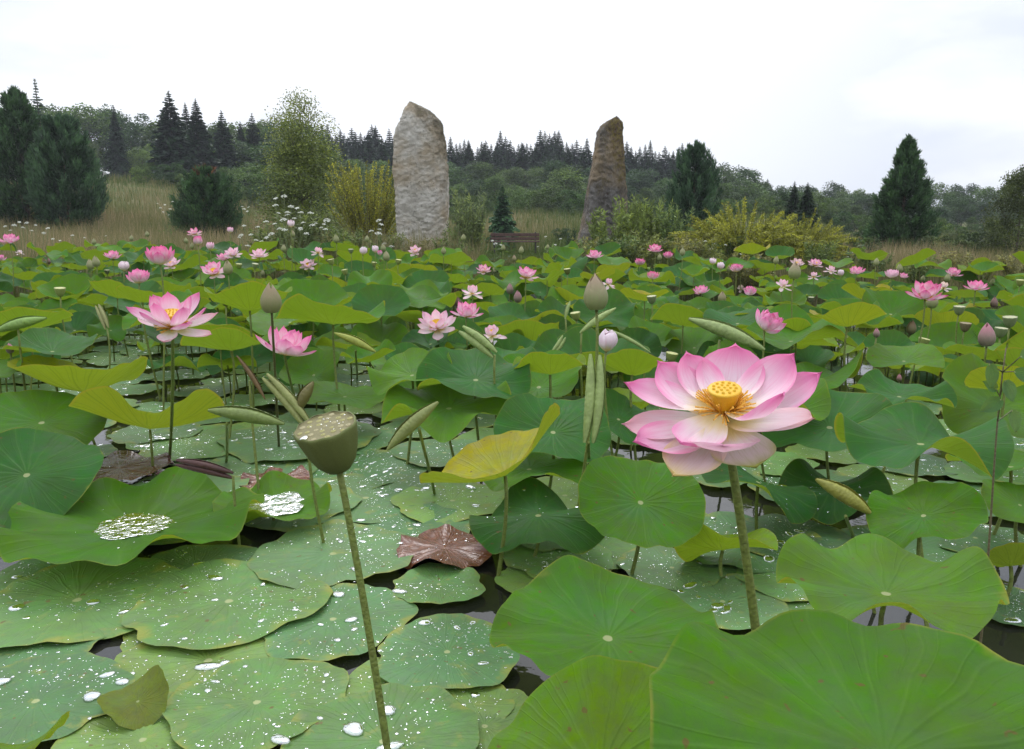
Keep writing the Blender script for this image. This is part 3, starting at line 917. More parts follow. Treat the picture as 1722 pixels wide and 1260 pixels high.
def finish_labels():
    by = {}
    for o, desc, px, py, marks in AUTO:
        best = min(marks, key=lambda m: (m[0] - px) ** 2 + (2.2 * (m[1] - py)) ** 2)
        dx, dy = px - best[0], py - best[1]
        if marks is FAR_MARKS:
            rel = 'near' if 'shore' in desc else ('behind' if abs(dx) < 28 else 'past')
        else:
            rel = 'beside' if abs(dx) > 1.3 * abs(2.2 * dy) else ('in front of' if dy > 0 else 'behind')
        dist = math.hypot(dx, 2.2 * dy)
        by.setdefault((desc, rel, best[2]), []).append((dist, o))
    for (desc, rel, lm), lst in by.items():
        lst.sort(key=lambda e: e[0])
        for k, (_, o) in enumerate(lst):
            if len(lst) == 1:
                o['label'] = f'{desc} {rel} {lm}'
            else:
                o['label'] = f'{desc} {rel} {lm}, {ORD[min(k, 11)] if k else "first "}out'


# ------------------------------------------------------------------ lotus flowers
def petal_mesh(W, sag, cupx, curl=0.03, twist=0.0, nu=14, nv=9, seed=0):
    g = np.random.default_rng(seed)
    u = np.linspace(0, 1, nu)
    v = np.linspace(-1, 1, nv)
    U, Vv = np.meshgrid(u, v, indexing='ij')
    p = (U + .015) ** 0.62 * np.clip(1 - U ** 3.0, 0, 1) ** 0.78
    hwid = W * p / p.max()
    y = Vv * hwid
    z = -sag * 4 * U * (1 - U) + cupx * Vv ** 2 * hwid + curl * U ** 6
    z = z + 0.010 * np.sin(9 * Vv + g.uniform(0, 6)) * np.sin(np.pi * U) + 0.012 * np.sin(5 * U + g.uniform(0, 6)) * Vv
    x = U - 0.06 * Vv ** 2 * U
    y = y + twist * U ** 2
    VV = np.stack([x, y, z], -1).reshape(-1, 3)
    UVc = np.stack([U, Vv * .5 + .5], -1).reshape(-1, 2)
    return mesh_obj('petal', VV, grid_faces(nu, nv)[:, ::-1], M_PETAL, None, UVc, mesh_only=True)


P_FLAT = [petal_mesh(.225, .07, .35, .05, .02, seed=1), petal_mesh(.25, .09, .30, .03, -.03, seed=2), petal_mesh(.21, .05, .45, .07, .0, seed=3)]
P_CUP = [petal_mesh(.27, .15, .45, .05, .02, seed=4), petal_mesh(.29, .17, .40, .04, -.02, seed=5)]
P_BALL = [petal_mesh(.36, .27, .45, -.02, .0, seed=6), petal_mesh(.33, .25, .5, -.02, .02, seed=7)]

# seed head in the middle of a bloom and its stamens, unit = petal length
_a = np.linspace(0, 2 * np.pi, 28, endpoint=False)
_pr = [(0.0, .0), (.10, .0), (.15, .10), (.20, .24), (.245, .36), (.255, .385), (.245, .40), (.22, .405), (.12, .412), (.0, .415)]
rec_v = np.concatenate([np.stack([r * np.cos(_a), r * np.sin(_a), np.full(28, z)], -1) for r, z in _pr])
rec_parts = [(rec_v, grid_faces(len(_pr), 28, True))]
_gg = np.random.default_rng(3)
for rr_, nn in ((.0, 1), (.085, 6), (.165, 11)):
    for q in range(nn):
        aa = q * 2 * math.pi / max(nn, 1) + rr_ * 9
        c0 = np.array([rr_ * math.cos(aa), rr_ * math.sin(aa), .405])
        b8 = np.linspace(0, 2 * np.pi, 7, endpoint=False)
        rv = np.concatenate([c0 + np.stack([s_ * np.cos(b8), s_ * np.sin(b8), np.full(7, zz)], -1) for s_, zz in ((.026, 0), (.022, .022), (.004, .03))])
        rec_parts.append((rv, grid_faces(3, 7, True)))
rv_, rf_ = join(rec_parts)
REC_MESH = mesh_obj('seed_head', rv_, rf_, M_RECEPT, mesh_only=True)
st_parts = []
for q in range(90):
    aa, el = _gg.uniform(0, 2 * math.pi), _gg.uniform(.15, 1.25)
    L = _gg.uniform(.22, .36)
    d = np.array([math.cos(aa) * math.cos(el), math.sin(aa) * math.cos(el), math.sin(el)])
    p0 = np.array([math.cos(aa) * .10, math.sin(aa) * .10, .02])
    bend = np.array([math.cos(aa), math.sin(aa), -.5]) * _gg.uniform(0, .06)
    ptsS = np.array([p0, p0 + d * L * .55 + bend * .3, p0 + d * L + bend])
    st_parts.append(tube(ptsS, [.005, .008, .012], 4))
sv_, sf_ = join(st_parts)
STAM_MESH = mesh_obj('stamens', sv_, sf_, M_STAMEN, mesh_only=True)

PINK, DEEP, PALE, CREAM, WHITE = (.80, .20, .44), (.74, .11, .33), (.84, .47, .60), (.82, .66, .52), (.86, .76, .78)
BLOOMS = 'lotus blooms above the leaves'


def place_petal(parent, meshes, base, direction, axis, L, color, k, width=1.0):
    X = Vector(direction).normalized()
    n = Vector(axis) - X * X.dot(Vector(axis))
    if n.length < 0.08:
        n = Vector((0, -1, 0.2)) - X * X.dot(Vector((0, -1, 0.2)))
    n.normalize()
    Y = n.cross(X)
    o = link('petal', meshes[k % len(meshes)], parent)
    m = Matrix((X * L, Y * L * width, n * L)).transposed().to_4x4()
    o.matrix_local = Matrix.Translation(base) @ m
    o.color = (*color, 1)
    return o


KIND = {  # real width, petal length / width, whorls (count, elevation, length, mesh, colour shift)
    'open': (.235, .50, [(6, 8, 1.0, 'f'), (6, 33, .98, 'f'), (5, 58, .84, 'c')], True),
    'half': (.205, .56, [(6, 22, 1.0, 'f'), (6, 44, .98, 'c'), (5, 64, .84, 'c')], True),
    'cup': (.145, .72, [(5, 42, 1.0, 'c'), (6, 60, 1.0, 'c'), (5, 76, .92, 'b')], False),
    'ball': (.085, 1.05, [(5, 76, 1.0, 'b'), (5, 84, .97, 'b')], False),
    'spent': (.18, .52, [(4, -18, 1.0, 'f'), (3, 8, .95, 'f'), (5, 66, .72, 'b')], False),
}
MESHES = {'f': P_FLAT, 'c': P_CUP, 'b': P_BALL}


def bloom(px, py, wpx, kind, label, color=PINK, lean=(-.25, 0), seed=0, foot=None):
    real, lr, whorls, core = KIND[kind]
    if foot:
        real *= 1.18
    g = np.random.default_rng(seed + 4000)
    depth = real * F / wpx
    depth = min(depth, shore(px) - .15)
    real = depth * wpx / F
    c = at(px, py, depth)
    L = real * lr
    KEEP.append((px, py - wpx * .5, py + wpx * .45, wpx * .5, depth))
    axis = Vector((lean[1], lean[0], 1)).normalized()
    base = c - axis * L * (.10 if kind in ('open',) else .25 if kind == 'half' else .42)
    root = thing('lotus_flower', label, 'lotus flower', (base.x, base.y, 0), BLOOMS)
    rot = Vector((0, 0, 1)).rotation_difference(axis)
    spin = g.uniform(0, 6.28)
    k = 0
    for wi, (n, el, ll, mm) in enumerate(whorls):
        for q in range(n):
            if kind in ('open', 'spent') and wi == 0 and g.uniform() < .15:
                continue
            az = spin + (q + .5 * wi) * 2 * math.pi / n + g.uniform(-.14, .14)
            e = math.radians(el + g.uniform(-9, 9))
            d = rot @ Vector((math.cos(az) * math.cos(e), math.sin(az) * math.cos(e), math.sin(e)))
            b = Vector((0, 0, base.z)) + rot @ Vector((math.cos(az) * .06 * L, math.sin(az) * .06 * L, .03 * L * wi))
            col = color
            if kind in ('open', 'spent') and wi == 0:
                col = tuple(.5 * a + .5 * b_ for a, b_ in zip(color, CREAM))
            jj = g.uniform(.9, 1.1)
            place_petal(root, MESHES[mm], b, d, axis, L * ll * g.uniform(.93, 1.05), tuple(min(x * jj, .95) for x in col), int(g.integers(0, 6)), g.uniform(.9, 1.1))
            k += 1
    if core or kind == 'spent':
        for me in (REC_MESH, STAM_MESH):
            if kind == 'spent' and me is STAM_MESH:
                continue
            o = link(me.name, me, root)
            o.matrix_local = Matrix.Translation((0, 0, base.z)) @ rot.to_matrix().to_4x4() @ Matrix.Scale(L * .95, 4)
    if foot:
        fp = on_water(foot[0], foot[1], -.15) - Vector((base.x, base.y, 0))
        tp = Vector((0, 0, base.z + .004))
        stem(root, tp, 0, seed, 1.1, (fp, fp * .62 + tp * .30, fp * .18 + tp * .66))
    else:
        stem(root, (0, 0, base.z + .004), -.25, seed, 1.0)
    return root


# the big bloom, petal by petal from its own tips
def hero_bloom():
    dc = 1.05
    ctr = at(1217, 703, dc)
    foot = at(1262, 1120, 1.16)
    down = (foot - ctr)
    low = ctr + down * ((ctr.z + .2) / -down.z)
    root = thing('lotus_flower', 'big open pink lotus bloom with a yellow seed head on a thick stalk', 'lotus flower', (low.x, low.y, 0), BLOOMS)
    off = Vector((low.x, low.y, 0))
    axis = Vector((-.10, -.30, 1)).normalized()
    base = ctr - off
    inner = ((1159, 600, .112, 1, .28, 'c', PINK), (1232, 586, .121, 1, .35, 'c', PINK), (1333, 606, .127, 1, .30, 'c', PINK),
             (1056, 654, .138, 1, .255, 'f', PINK), (1148, 746, .094, -1, .38, 'c', (.83, .24, .50)), (1314, 668, .113, -1, .27, 'c', PINK))
    outer = ((1112, 615, .125, 1, .31, 'f', PINK), (1372, 631, .142, 1, .24, 'f', PINK), (1364, 714, .131, -1, .31, 'f', (.83, .50, .50)),
             (1056, 717, .134, 1, .29, 'f', (.84, .45, .52)), (1075, 748, .127, -1, .29, 'f', PINK), (1220, 752, .106, -1, .38, 'c', PALE),
             (1132, 800, .127, -1, .31, 'f', (.70, .55, .20)), (1274, 782, .096, -1, .40, 'f', (.40, .42, .07)))
    k = 0
    for grp, lift in ((outer, -.006), (inner, .010)):
        for tx, ty, L, sgn, wd, mm, col in grp:
            b = base + axis * lift
            L = L * .95
            lo, hi = (0.0, .14) if sgn > 0 else (-.14, 0.0)
            # depth of the tip for which the petal keeps its own length
            best, bd = None, 9
            for s_ in np.linspace(lo, hi, 60):
                tpt = at(tx, ty, dc + s_) - off
                e = abs((tpt - b).length - L)
                if e < bd:
                    best, bd = tpt, e
            dvec = best - b
            place_petal(root, MESHES[mm], b + dvec.normalized() * .008, dvec, axis, dvec.length, col, k, wd / .212 if mm == 'f' else wd / .255)
            k += 1
    rot = Vector((0, 0, 1)).rotation_difference(axis).to_matrix().to_4x4()
    for me, sc in ((REC_MESH, .086), (STAM_MESH, .096)):
        o = link(me.name, me, root)
        o.matrix_local = Matrix.Translation(base + axis * .010) @ rot @ Matrix.Scale(sc, 4)
    stem(root, base + axis * .004, 0, 2, 1.25, (Vector((0, 0, -.2)), (base * .3), base * .65 + Vector((.006, 0, 0))))
    return root


hero_bloom()
BL = [
    (289, 545, 150, 'open', 'open pink lotus bloom with yellow centre rising over the green funnel leaf', PINK, (-.30, .05)),
    (482, 584, 98, 'half', 'side-turned pink lotus bloom beside the tall green bud stalk', PINK, (.10, .30)),
    (735, 550, 74, 'open', 'pale open lotus bloom with white lower petals and yellow heart', PALE, (-.55, -.05)),
    (785, 526, 52, 'half', 'pink half-open lotus bloom just behind the pale open bloom', PINK, (-.2, .1)),
    (826, 556, 50, 'spent', 'drooping pale lotus bloom beside a pair of rolled leaves', PALE, (-.4, -.3)),
    (1293, 543, 50, 'cup', 'stooping pink lotus bloom dropping petals above the long scroll leaf', PINK, (-.35, .45)),
    (1557, 495, 60, 'half', 'deep pink ruffled lotus bloom with a bud against its front', DEEP, (-.4, -.05)),
    (268, 431, 47, 'cup', 'rosy cup-shaped lotus bloom standing over the far left leaves', (.82, .13, .38), (-.1, 0)),
    (289, 446, 36, 'open', 'flat pale pink bloom tucked right behind the rosy cup bloom', PALE, (-.4, .1)),
    (233, 466, 36, 'cup', 'closing pink bloom before the yellow-green standing leaf', (.84, .2, .45), (0, 0)),
    (209, 449, 16, 'ball', 'small white closed bud near the rosy cup bloom', WHITE, (0, .2)),
    (189, 431, 29, 'half', 'small pink open bloom alone in front of the meadow grass', PINK, (-.1, 0)),
    (16, 405, 34, 'half', 'pink bloom cut by the picture edge before the big dark conifer', PINK, (-.2, 0)),
    (33, 423, 15, 'spent', 'tiny whitish fading bloom below the pink bloom at the edge', WHITE, (-.2, .1)),
    (1, 434, 15, 'cup', 'pink bloom only half inside the picture edge', PINK, (0, 0)),
    (360, 459, 48, 'open', 'flat pink bloom with orange heart beside a green bud', PINK, (-.55, 0)),
    (327, 393, 26, 'open', 'highest pink bloom against the brown meadow grass', PINK, (-.45, 0)),
    (333, 406, 16, 'ball', 'deep pink closed bloom directly under the highest meadow bloom', DEEP, (0, 0)),
    (353, 415, 13, 'ball', 'round pale pink closed bud in front of the meadow', PALE, (0, 0)),
    (376, 434, 26, 'half', 'pink bloom overlapping a pale bloom by the white umbels', (.84, .25, .5), (-.3, -.1)),
    (392, 428, 32, 'open', 'pale pink bloom with yellow heart overlapping a pinker neighbour', PALE, (-.5, .1)),
    (436, 431, 34, 'open', 'pale bloom with drooping petals in front of the white umbels', PALE, (-.35, 0)),
    (387, 388, 10, 'ball', 'tiny pink ball bud high over the meadow edge', PALE, (0, 0)),
    (535, 420, 26, 'spent', 'pale pink fading bloom below the tall wispy tree', PALE, (-.2, .1)),
    (518, 447, 30, 'open', 'small pale pink bloom facing out below the tall wispy tree', PALE, (-.7, 0)),
    (489, 377, 12, 'ball', 'pale pink closed bud among the white umbels', WHITE, (0, 0)),
    (611, 423, 13, 'ball', 'pale pink fat bud in front of the golden bush', WHITE, (0, .2)),
    (631, 420, 12, 'ball', 'white and pink bud next to a magenta one', WHITE, (0, 0)),
    (639, 426, 9, 'ball', 'small magenta bud before the golden bush', (.6, .03, .25), (0, 0)),
    (698, 423, 25, 'open', 'pale pink bloom with orange heart at the foot of the pale stone', PALE, (-.8, 0)),
    (813, 456, 30, 'open', 'flat pink bloom with yellow centre below the bench', PINK, (-.35, 0)),
    (884, 465, 45, 'open', 'wide pink bloom with long flat petals below the bench', PINK, (-.2, .15)),
    (795, 486, 42, 'spent', 'spent pale bloom with white hanging petals and closed pink middle', PALE, (-.1, 0)),
    (1000, 430, 27, 'half', 'pink bloom in front of the foot of the dark standing stone', PINK, (-.25, 0)),
    (1024, 473, 28, 'spent', 'small pale fading bloom right behind the fat green bud', PALE, (-.4, .2)),
    (1102, 420, 26, 'half', 'upper deep pink bloom of a pair beside willow stems', DEEP, (-.35, 0)),
    (1123, 430, 17, 'cup', 'lower deep pink bloom of the pair beside willow stems', DEEP, (-.2, 0)),
    (1076, 441, 18, 'cup', 'deep pink small cup bloom over a pale green leaf', DEEP, (0, 0)),
    (1098, 464, 21, 'cup', 'rosy cup bloom on a thin stalk above a pod', (.8, .12, .32), (0, 0)),
    (1022, 576, 36, 'ball', 'white opening lotus bud above the twin rolled leaf', (.88, .78, .82), (-.1, .15)),
    (1239, 451, 21, 'cup', 'deep pink cup bloom before the drooping golden shrub', DEEP, (0, 0)),
    (1179, 490, 30, 'half', 'small pink open bloom low among dark leaves', PINK, (-.1, -.1)),
    (1261, 490, 22, 'cup', 'pink closing bloom touching a cream spent one', (.83, .2, .45), (0, 0)),
    (1246, 483, 20, 'spent', 'cream spent bloom leaning on a pink closing one', CREAM, (-.2, -.2)),
    (1317, 475, 32, 'spent', 'blush bloom with white hanging petals on a tall stalk', PALE, (-.15, .1)),
    (1340, 445, 28, 'open', 'cream bloom behind a fat green bud', (.84, .56, .55), (-.5, 0)),
    (1371, 445, 27, 'open', 'pink many-petalled bloom in the row before the golden shrub', (.84, .3, .52), (-.4, 0)),
    (1369, 461, 24, 'spent', 'pale spent bloom with drooping petals below the pink one', PALE, (-.1, 0)),
    (1399, 451, 25, 'spent', 'pale pink nodding bloom at the end of the row', PALE, (-.2, .2)),
    (1414, 460, 11, 'ball', 'tiny blush bud beside the nodding bloom', WHITE, (0, 0)),
    (1441, 457, 28, 'half', 'pink bloom standing clear in front of the cone-shaped conifer', PINK, (-.15, 0)),
    (1500, 461, 22, 'cup', 'pale pink closed bloom with white petals below the conifer', PALE, (0, 0)),
    (1519, 465, 17, 'half', 'small pink open bloom beside a pale closed bloom', PINK, (-.2, .1)),
    (1604, 460, 27, 'half', 'pink bloom with a bud leaning on it before dry grass', PINK, (-.3, 0)),
    (1588, 479, 28, 'spent', 'cream and white fading bloom behind the ruffled deep pink one', CREAM, (-.3, 0)),
    (1641, 483, 38, 'half', 'rosy bloom near the edge above grey-green leaves', (.82, .16, .42), (-.05, 0)),
    (1199, 440, 11, 'ball', 'white ball bud before the golden shrub, higher of two', WHITE, (0, 0)),
    (1212, 448, 12, 'ball', 'white ball bud before the golden shrub, lower of two', WHITE, (0, 0)),
]
for i, (px, py, wv, kind, label, col, lean) in enumerate(BL):
    bloom(px, py, wv, kind, label, col, lean, i * 7 + 3, {0: (283, 800), 1: (515, 720), 2: (742, 640)}.get(i))

# ------------------------------------------------------------------ buds and pods
def bud_material():
    m, t = new_mat('lotus_bud')
    oi = t.node('ShaderNodeObjectInfo')
    tc = t.node('ShaderNodeTexCoord')
    z = t.node('ShaderNodeSeparateXYZ', {0: tc.outputs['Generated']}).outputs[2]
    st = t.node('ShaderNodeMapping', {'Vector': tc.outputs['Generated'], 'Scale': (14, 14, 1.5)}).outputs[0]
    n = t.noise(st, 2.0, 3, 0.6)
    k = t.m('MULTIPLY', t.step(t.m('ADD', z, t.m('MULTIPLY', n, .35)), .35, 1.15), oi.outputs['Alpha'])
    c = t.mix(k, oi.outputs['Color'], (.62, .20, .30))
    c = t.mix(t.step(n, .35, .7, .0, .3), c, (.30, .22, .14))
    bs = t.node('ShaderNodeBsdfPrincipled', {'Base Color': c, 'Roughness': .5, 'Specular IOR Level': .35, 'Normal': t.bump(n, .25, .01)})
    tr = t.node('ShaderNodeBsdfTranslucent', {'Color': c})
    mx = t.node('ShaderNodeMixShader', {0: .18})
    t.t.links.new(bs.outputs[0], mx.inputs[1])
    t.t.links.new(tr.outputs[0], mx.inputs[2])
    finish(t, mx.outputs[0])
    return m


M_BUDS = bud_material()


def bud_mesh(seed):
    """a pointed bud of overlapping petals, unit height, base at z=0"""
    parts = []
    for lay, (n, sc, zt) in enumerate(((3, 1.0, 1.0), (4, 1.05, .86), (4, 1.08, .60))):
        for q in range(n):
            a0 = q * 2 * math.pi / n + lay * .7 + seed
            u = np.linspace(0, 1, 13)
            v = np.linspace(-1, 1, 9)
            U, Vv = np.meshgrid(u, v, indexing='ij')
            half = (2.0 * math.pi / n) * .74 * (1 - U ** 3) ** .9
            zz = U * zt
            rad = .30 * np.sin(np.pi * np.clip(zz * .93 + .075, 0, 1) ** .72) ** .82 * sc
            rad = np.where(zz > .96, rad * np.clip((1.0 - zz) / .04, 0.06, 1), rad)
            rad = rad * (1 + .025 * np.cos(Vv * np.pi * .5))
            A = a0 + Vv * half + .25 * zz
            parts.append((np.stack([rad * np.cos(A), rad * np.sin(A), zz], -1).reshape(-1, 3), grid_faces(13, 9)))
    v, f = join(parts)
    return mesh_obj('bud', v, f, M_BUDS, mesh_only=True)


BUD_M = [bud_mesh(0.0), bud_mesh(1.1), bud_mesh(2.3)]
B_GREEN, B_OLIVE, B_MAUVE, B_DARK = (.26, .30, .12), (.24, .25, .10), (.22, .19, .14), (.15, .11, .07)
BUDS = [
    (457, 500, 52, B_OLIVE, .22, 'tall green closed bud on a dark stalk beside the side-turned bloom'),
    (1003, 490, 62, B_GREEN, .32, 'fat green bud with a pink tip above the white opening bud'),
    (1659, 562, 40, B_MAUVE, .75, 'mauve grey bud on a thick stalk by the leafy weed'),
    (158, 406, 11, B_GREEN, .1, 'tiny green bud alone against the brown meadow'),
    (153, 444, 18, B_GREEN, .15, 'plump green bud, lower of two touching buds'),
    (163, 439, 19, B_GREEN, .15, 'slim green bud, upper of two touching buds'),
    (384, 449, 24, B_GREEN, .2, 'green bud leaning on the flat pink bloom'),
    (313, 404, 10, B_GREEN, .1, 'small green bud beside the deep pink closed bloom'),
    (323, 413, 11, B_GREEN, .1, 'green bud just under the deep pink closed bloom'),
    (477, 417, 13, B_GREEN, .1, 'green bud on the yellow-green leaves below the white umbels'),
    (493, 393, 12, B_GREEN, .2, 'greenish bud under the pale pink bud among umbels'),
    (566, 401, 15, B_GREEN, .05, 'pale green bud before the wispy tree foot'),
    (248, 393, 10, B_GREEN, .1, 'tiny green bud high in front of the brown grass'),
    (221, 400, 10, B_GREEN, .1, 'tiny pair-like green bud above the small pink open bloom'),
    (20, 494, 15, B_DARK, .2, 'dark brown bud at the edge over cupped leaves'),
    (18, 585, 18, B_MAUVE, .8, 'purple bud on a slanting stalk at the edge'),
    (442, 459, 11, B_GREEN, .1, 'small green bud right of the flat pink bloom bud'),
    (82, 439, 10, B_DARK, .3, 'small brown bud over the yellow leaves near the edge'),
    (617, 401, 11, B_GREEN, .1, 'small green bud before the golden bush'),
    (650, 430, 17, B_GREEN, .15, 'green bud beside the magenta bud'),
    (645, 416, 13, B_GREEN, .1, 'narrow green bud above the magenta bud'),
    (746, 421, 13, B_GREEN, .1, 'green bud at the right foot of the pale stone'),
    (779, 399, 12, B_GREEN, .1, 'pale green bud in front of the grey willow stems'),
    (846, 416, 11, B_GREEN, .1, 'green bud before the bench, nearer its left leg'),
    (876, 420, 13, B_GREEN, .1, 'green bud before the middle of the bench seat'),
    (921, 415, 9, B_GREEN, .1, 'small pale bud beside the bench leg'),
    (830, 454, 10, B_GREEN, .1, 'small green bud touching the flat pink bloom below the bench'),
    (857, 485, 18, B_MAUVE, .5, 'purplish bud behind another purplish bud'),
    (871, 498, 21, B_MAUVE, .55, 'purplish bud on a long stalk, lower of two'),
    (772, 508, 19, B_DARK, .2, 'dark green bud in front of the half-open pink bloom'),
    (865, 434, 11, B_OLIVE, .3, 'small olive bud above the wide pink bloom'),
    (1147, 423, 14, B_GREEN, .1, 'pale green bud before the willow stems'),
    (1109, 432, 11, B_GREEN, .1, 'green bud between the twin deep pink blooms'),
    (1304, 437, 14, B_GREEN, .1, 'green bud before the drooping golden shrub'),
    (1335, 454, 30, B_GREEN, .3, 'fat green bud in front of the cream bloom'),
    (1473, 440, 14, B_GREEN, .1, 'green bud before the cone-shaped conifer trunk'),
    (1513, 450, 15, B_GREEN, .1, 'green bud above the small pink open bloom'),
    (1566, 504, 28, B_GREEN, .35, 'green bud leaning against the ruffled deep pink bloom'),
    (1214, 499, 20, B_OLIVE, .2, 'olive green bud among dark leaves'),
    (1531, 549, 24, B_OLIVE, .45, 'slender green bud with pinkish tip over the curled leaf'),
    (1474, 559, 16, B_MAUVE, .7, 'purple bud on a thin slanting stalk'),
    (1668, 474, 13, B_GREEN, .05, 'pale green bud beside the rosy bloom near the edge'),
    (1551, 468, 11, B_GREEN, .1, 'small green bud above the ruffled deep pink bloom'),
    (1512, 635, 13, B_DARK, .7, 'thin dark purple bud standing before the rippled leaf'),
    (1671, 508, 18, B_DARK, .3, 'brownish bud above the mauve bud'),
    (1226, 451, 12, B_GREEN, .1, 'green bud beside the deep pink cup bloom'),
    (1651, 465, 9, B_GREEN, .1, 'tiny pale bud above the rosy bloom near the edge'),
    (1592, 466, 14, B_GREEN, .1, 'green bud leaning on the pink bloom before dry grass'),
]
for i, (px, py, h, col, pink, label) in enumerate(BUDS):
    real = .115 if h > 14 else .10
    if 'thin dark' in label:
        real = .045
    if h in (18, 16) and 'purple bud on a' in label:
        real = .05
    d = min(real * F / h, shore(px) - .2)
    hh = d * h / F
    c = at(px, py + h / 2, d)
    KEEP.append((px, py - h / 2, py + h * .7, h * .4, d))
    root = thing('lotus_bud', label, 'lotus bud', (c.x, c.y, 0), 'closed lotus buds')
    b = link('bud', BUD_M[i % 3], root)
    gx_, gy_ = rnd.uniform(-.1, .1), rnd.uniform(-.1, .06)
    b.matrix_local = Matrix.Translation((0, 0, c.z)) @ tilt_matrix(gy_, gx_, i * 1.3) @ Matrix.Diagonal((hh * 1.02, hh * 1.02, hh, 1))
    b.color = (*col, pink)
    if i == 0:
        fp = on_water(471, 788, -.15) - Vector((c.x, c.y, 0))
        stem(root, Vector((0, 0, c.z + .004)), 0, 0, 1.0, (fp, fp * .6 + Vector((0, 0, c.z)) * .3, fp * .2 + Vector((0, 0, c.z * .66))), color=(.10, .10, .03, 1))
        continue
    stem(root, (0, 0, c.z + .004), -.25, i + 2, 1.0, color=(.13, .13, .035, 1) if col in (B_DARK, B_OLIVE) else STEM_C)


def pod_geo(seed, holes):
    """body, top disc with sockets, unit = top radius 1, base at z=0, top at z about 1.65"""
    g = np.random.default_rng(seed)
    n = 48
    a = np.linspace(0, 2 * np.pi, n, endpoint=False)
    prof = [(.0, .0), (.24, .0), (.42, .09), (.64, .36), (.82, .80), (.94, 1.25), (.99, 1.50), (1.0, 1.60), (.985, 1.66), (.94, 1.665)]
    rib = lambda z: 1 + .012 * np.cos(7 * a + seed) * min(z, 1.2) + .018 * np.cos(11 * a + 2) * min(z, 1) ** 2 + .03 * np.cos(2 * a + 1)
    bv = np.concatenate([np.stack([r * rib(z) * np.cos(a), r * rib(z) * np.sin(a), np.full(n, z) + (.02 * np.cos(9 * a) if z > 1.45 else 0)], -1) for r, z in prof])
    tprof = [(.945, 1.655), (.90, 1.61), (.6, 1.625), (.3, 1.635), (.0, 1.64)]
    tv = np.concatenate([np.stack([r * rib(z) * np.cos(a), r * rib(z) * np.sin(a), np.full(n, z)], -1) for r, z in tprof])
    spots = []
    for rr_, nn in ((0.0, 1), (.30, 6), (.57, 10), (.80, 12)):
        for q in range(nn):
            aa = q * 2 * math.pi / nn + rr_ * 5 + g.uniform(-.12, .12)
            spots.append((rr_ * math.cos(aa) * 1.0, rr_ * math.sin(aa)))
    return (bv, grid_faces(len(prof), n, True)), (tv, grid_faces(len(tprof), n, True)), spots


(_b, _t, _spots) = pod_geo(1, True)
POD_BODY = mesh_obj('pod_body', _b[0], _b[1], M_POD, mesh_only=True)
POD_TOP = mesh_obj('pod_top', _t[0], _t[1], M_POD, mesh_only=True)
_s8 = np.linspace(0, 2 * np.pi, 10, endpoint=False)
_sp = [(1.25, -.3), (1.15, .15), (.75, .32), (.62, .22), (.5, .34), (.2, .5), (0, .52)]
SEED = mesh_obj('seed', np.concatenate([np.stack([.075 * r * np.cos(_s8), .075 * r * np.sin(_s8), np.full(10, .075 * z)], -1) for r, z in _sp]), grid_faces(len(_sp), 10, True), M_POD, mesh_only=True)


def pod(px, py, wpx, label, body, top, lean=(0, 0), seed=0, seeds=False, real=.072, foot=None, thick=1.0):
    d = min(real * F / wpx, shore(px) - .2)
    R = d * wpx / F / 2
    c = at(px, py, d)
    axis = Vector((lean[1], lean[0], 1)).normalized()
    base = c - axis * R * 1.0
    low = Vector((base.x, base.y, 0))
    if foot:
        fp = at(*foot)
        dn = fp - base
        low = base + dn * ((base.z + .2) / -dn.z)
        low.z = 0
    KEEP.append((px, py - wpx * .5, py + wpx * .6, wpx * .5, d))
    root = thing('seed_pod', label, 'seed pod', low, 'lotus seed pods')
    off = base - Vector((low.x, low.y, 0))
    rot = Vector((0, 0, 1)).rotation_difference(axis).to_matrix().to_4x4()
    M = Matrix.Translation(off) @ rot @ Matrix.Scale(R, 4)
    for me, col in ((POD_BODY, body), (POD_TOP, top)):
        o = link(me.name, me, root)
        o.matrix_local = M
        o.color = (*col, 1)
    if seeds:
        for k, (sx, sy) in enumerate(_spots):
            o = link('seed', SEED, root)
            o.matrix_local = M @ Matrix.Translation((sx, sy, 1.62)) @ Matrix.Scale(.9 + .3 * ((k * 7) % 5) / 5, 4)
            o.color = (.30, .28, .10, 1) if k % 3 else (.34, .30, .16, 1)
        g = np.random.default_rng(4)
        v, ff = dome_set(np.concatenate([[-.55], g.uniform(-.6, .6, 16)]), np.concatenate([[-.60], g.uniform(-.6, .6, 16)]), np.full(17, 1.64), np.concatenate([[.13], g.uniform(.012, .03, 16)]), np.ones(17), np.zeros(17), flat=.6)
        o = mesh_obj('water_drops', v, ff, M_DROP, root)
        o.matrix_local = M
        o['kind'] = 'stuff'
        # the swollen neck where the stalk meets the pod
    top_pt = off + axis * R * .06
    if foot:
        stem(root, top_pt, 0, 0, thick, (Vector((0, 0, -.2)), top_pt * .35 + Vector((.01, 0, -.1)), top_pt * .72 + Vector((.006, 0, 0))))
    else:
        stem(root, top_pt, -.25, seed, thick)
    return root


